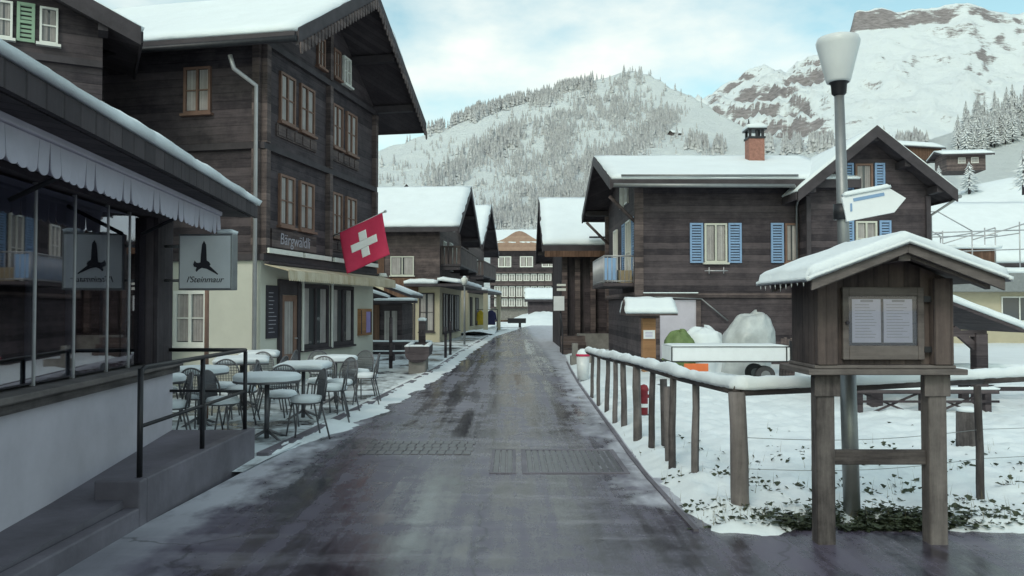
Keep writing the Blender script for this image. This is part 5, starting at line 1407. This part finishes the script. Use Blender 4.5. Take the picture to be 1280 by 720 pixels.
q = MB(); q.snow([(-.1, -.06, .582), (2.2, -.06, .582), (2.2, .04, .582), (-.1, .04, .582)], .05, .08, 3); q.snow([(-.1, -.06, .292), (2.2, -.06, .292), (2.2, -.002, .292), (-.1, -.002, .292)], .04, .08, 3); q.build('snow_cap', 'snow', TF)
L2 = thing('street_lamp', 'small pale street lamp in front of the far left chalet canopies', 'street lamp', (-2.05, 34.5, 0))
MB().tube((0, 0, 0), (0, 0, 2.6), .05, .035, 12).build('pole', 'metal_grey', L2)
MB().lathe([(0, 2.6), (.09, 2.6), (.16, 2.86), (.12, 2.9), (0, 2.92)], n=16).build('shade', 'frame_white', L2)
q = MB(); q.lathe([(.0, 2.915), (.1, 2.91), (.06, 2.97), (0, 2.99)], n=12); q.build('snow_cap', 'snow', L2)

# drain grate and cobble strip set into the road
def inset(name, label, cat, x0_, x1_, y0_, y1_, nx, m, frame=.05):
    T = thing(name, label, cat, (0, 0, 0))
    q = MB(); q.box(x0_, x1_, y0_, y0_ + frame, -.02, .008); q.box(x0_, x1_, y1_ - frame, y1_, -.02, .008); q.box(x0_, x0_ + frame, y0_ + frame, y1_ - frame, -.02, .008); q.box(x1_ - frame, x1_, y0_ + frame, y1_ - frame, -.02, .008); q.build('rim', 'concrete', T)
    q = MB(); w = (x1_ - x0_ - 2 * frame) / nx
    for k in range(nx):
        a = x0_ + frame + w * k; q.box(a + w * .12, a + w * .88, y0_ + frame + .01, y1_ - frame - .01, -.02, .0065)
    q.build('slab', m, T, bevel=.004)
M['wet_slab'] = plain('wet_slab', (.085, .083, .098), .3, .35, 6, .5)
inset('drain_cover', 'grooved wet metal drain cover across the right half of the road', 'drain cover', .10, 1.14, 7.75, 9.05, 14, 'wet_slab')
inset('drain_strip', 'narrow slatted drain strip left of the wide drain cover', 'drain cover', -.22, .04, 7.75, 9.05, 3, 'wet_slab', .03)
CB = MB()
for i in range(13):
    for j in range(4):
        x = -1.68 + i * .095 + .02 * (j % 2); y = 8.75 + j * .22; CB.box(x, x + .085, y, y + .205, -.02, .008 + .003 * rn.random())
tag(CB.build('paving_strip', 'wet_slab', bevel=.006), 'strip of wet paving stones in the left half of the road', 'paving')

# ---- terrace tables and chairs
def chair_proto():
    T = thing('bistro_chair', 'x', 'chair')
    q = MB()
    n = 16
    q.lathe([(0, .435), (.19, .435), (.2, .445), (.19, .452), (0, .452)], n=24); q.build('seat', 'chair_metal', T)
    for sx in (-1, 1):
        q = MB(); q.path([(sx * .15, -.14, .44), (sx * .20, -.20, 0)], .011, 8); q.build('leg', 'chair_metal', T)
        q = MB(); q.path([(sx * .16, .13, .44), (sx * .20, .23, 0)], .011, 8); q.build('leg', 'chair_metal', T)
    pts = [Vector((.20 * math.cos(PI * k / n), .16 + .06 * math.sin(PI * k / n), .62 + .22 * math.sin(PI * k / n))) for k in range(n + 1)]
    arc = [Vector((.17, .13, .44)), Vector((.195, .15, .55))] + pts + [Vector((-.195, .15, .55)), Vector((-.17, .13, .44))]
    q = MB(); q.path(arc, .012, 8); B = q.build('backrest', 'chair_metal', T)
    q = MB()
    for k in range(-8, 9):
        x = k * .0225; zt = .62 + .22 * math.sqrt(max(0, 1 - (x / .2) ** 2)); q.tube((x, .17, .46), (x, .20, zt), .006, .006, 6)
    for z in (.52, .56, .60, .64, .68, .72): q.tube((-.185, .185, z), (.185, .185, z), .004, .004, 6)
    q.build('mesh_panel', 'chair_metal', B)
    q = MB(); q.lathe([(.19, .452), (.20, .485), (.175, .52), (.08, .535), (0, .538)], n=22); 
    q.v = [(x * (1 + .08 * noise.noise(Vector((x * 9, y * 9, 0)))), y, z + .008 * noise.noise(Vector((x * 12, y * 12, 1)))) for x, y, z in q.v]
    q.build('snow_cushion', 'snow', T)
    return T
def table_proto(r, square):
    T = thing('bistro_table', 'x', 'table')
    q = MB()
    if square: q.box(-r, r, -r * .9, r * .9, .70, .725)
    else: q.lathe([(0, .70), (r, .70), (r, .725), (0, .725)], n=32)
    q.build('table_top', 'chair_metal', T, bevel=.006)
    q = MB(); q.tube((0, 0, .02), (0, 0, .70), .03, .03, 12); q.build('pedestal', 'chair_metal', T)
    for k in range(4):
        a = PI / 4 + k * PI / 2; q = MB(); q.tube((0, 0, .12), (.3 * math.cos(a), .3 * math.sin(a), .0), .02, .015, 8); q.build('foot', 'chair_metal', T)
    q = MB()
    if square: q.snow([(-r, -r * .9, .727), (r, -r * .9, .727), (r, r * .9, .727), (-r, r * .9, .727)], .085, .045, 4, rnd=.06)
    else:
        q.lathe([(r * .99, .727), (r * 1.01, .775), (r * .93, .802), (r * .5, .815), (0, .817)], n=32)
        q.v = [(x * (1 + .03 * noise.noise(Vector((x * 5, y * 5, 0)))), y, z + .006 * noise.noise(Vector((x * 8, y * 8, 1)))) for x, y, z in q.v]
    q.build('snow_cover', 'snow', T)
    return T
tp = {True: table_proto(.36, True), False: table_proto(.40, False)}
tused = set()
tabs = [(-2.98, 9.75, False, 'round snow covered table nearest the ramp end', 1.0), (-3.02, 11.6, True, 'square snow covered table, second in the kerbside row', .95), (-2.95, 13.4, False, 'round snow covered table, farthest of the kerbside row', .9),
        (-4.35, 12.9, True, 'square snow covered table in front of the cream inn wall', 1.15), (-4.25, 10.9, False, 'round snow covered table behind the ramp railing', .95), (-4.25, 9.6, False, 'snow covered table half hidden by the shop corner', .8), (-4.6, 14.6, True, 'snowy table close to the inn door', .9)]
for x, y, sq_, lb, sc in tabs:
    o = tp[sq_] if sq_ not in tused else copy_tree(tp[sq_]); tused.add(sq_)
    o.location = (x, y, .0); o.scale = (sc, sc, 1); o['label'] = lb; o['category'] = 'table'; o['group'] = 'terrace tables'; o.rotation_euler = (0, 0, rn.uniform(-.1, .3))
cp = chair_proto()
chs = [(-2.52, 9.85, -60, 'black metal chair with snowy seat nearest the kerb, right of the first round table'), (-3.0, 10.45, 10, 'chair tucked behind the nearest round table'), (-3.5, 9.7, 80, 'chair between the nearest round table and the railing'),
       (-2.52, 11.3, -80, 'kerbside chair at the second table, near side'), (-2.6, 12.1, -40, 'kerbside chair at the second table, far side'), (-3.5, 11.7, 100, 'chair left of the square second table'), (-2.95, 12.35, 0, 'chair between the second and the farthest kerbside table'),
       (-2.42, 13.3, -85, 'kerbside chair right of the farthest table'), (-2.7, 14.1, -25, 'chair behind the farthest kerbside table, toward the trough'), (-3.35, 14.1, 30, 'chair with its back to the inn window'),
       (-4.0, 10.3, 170, 'chair in front of the round table behind the railing'), (-3.75, 11.1, -80, 'chair right of the table behind the railing'), (-4.8, 11.0, 95, 'chair left of the table behind the railing'), (-4.2, 11.6, 5, 'chair behind the table seen through the railing'),
       (-3.8, 12.7, -95, 'chair right of the table at the cream wall'), (-4.3, 13.6, 0, 'chair behind the table at the cream wall'), (-3.95, 9.3, -60, 'chair beside the shop corner just past the ramp'), (-4.1, 14.4, -90, 'chair beside the table at the inn door'), (-4.75, 10.1, 120, 'chair almost hidden by the shop corner')]
for i, (x, y, a, lb) in enumerate(chs):
    o = cp if i == 0 else copy_tree(cp)
    o.location = (x, y, .0); o.rotation_euler = (0, 0, R(a)); o['label'] = lb; o['category'] = 'chair'; o['group'] = 'terrace chairs'
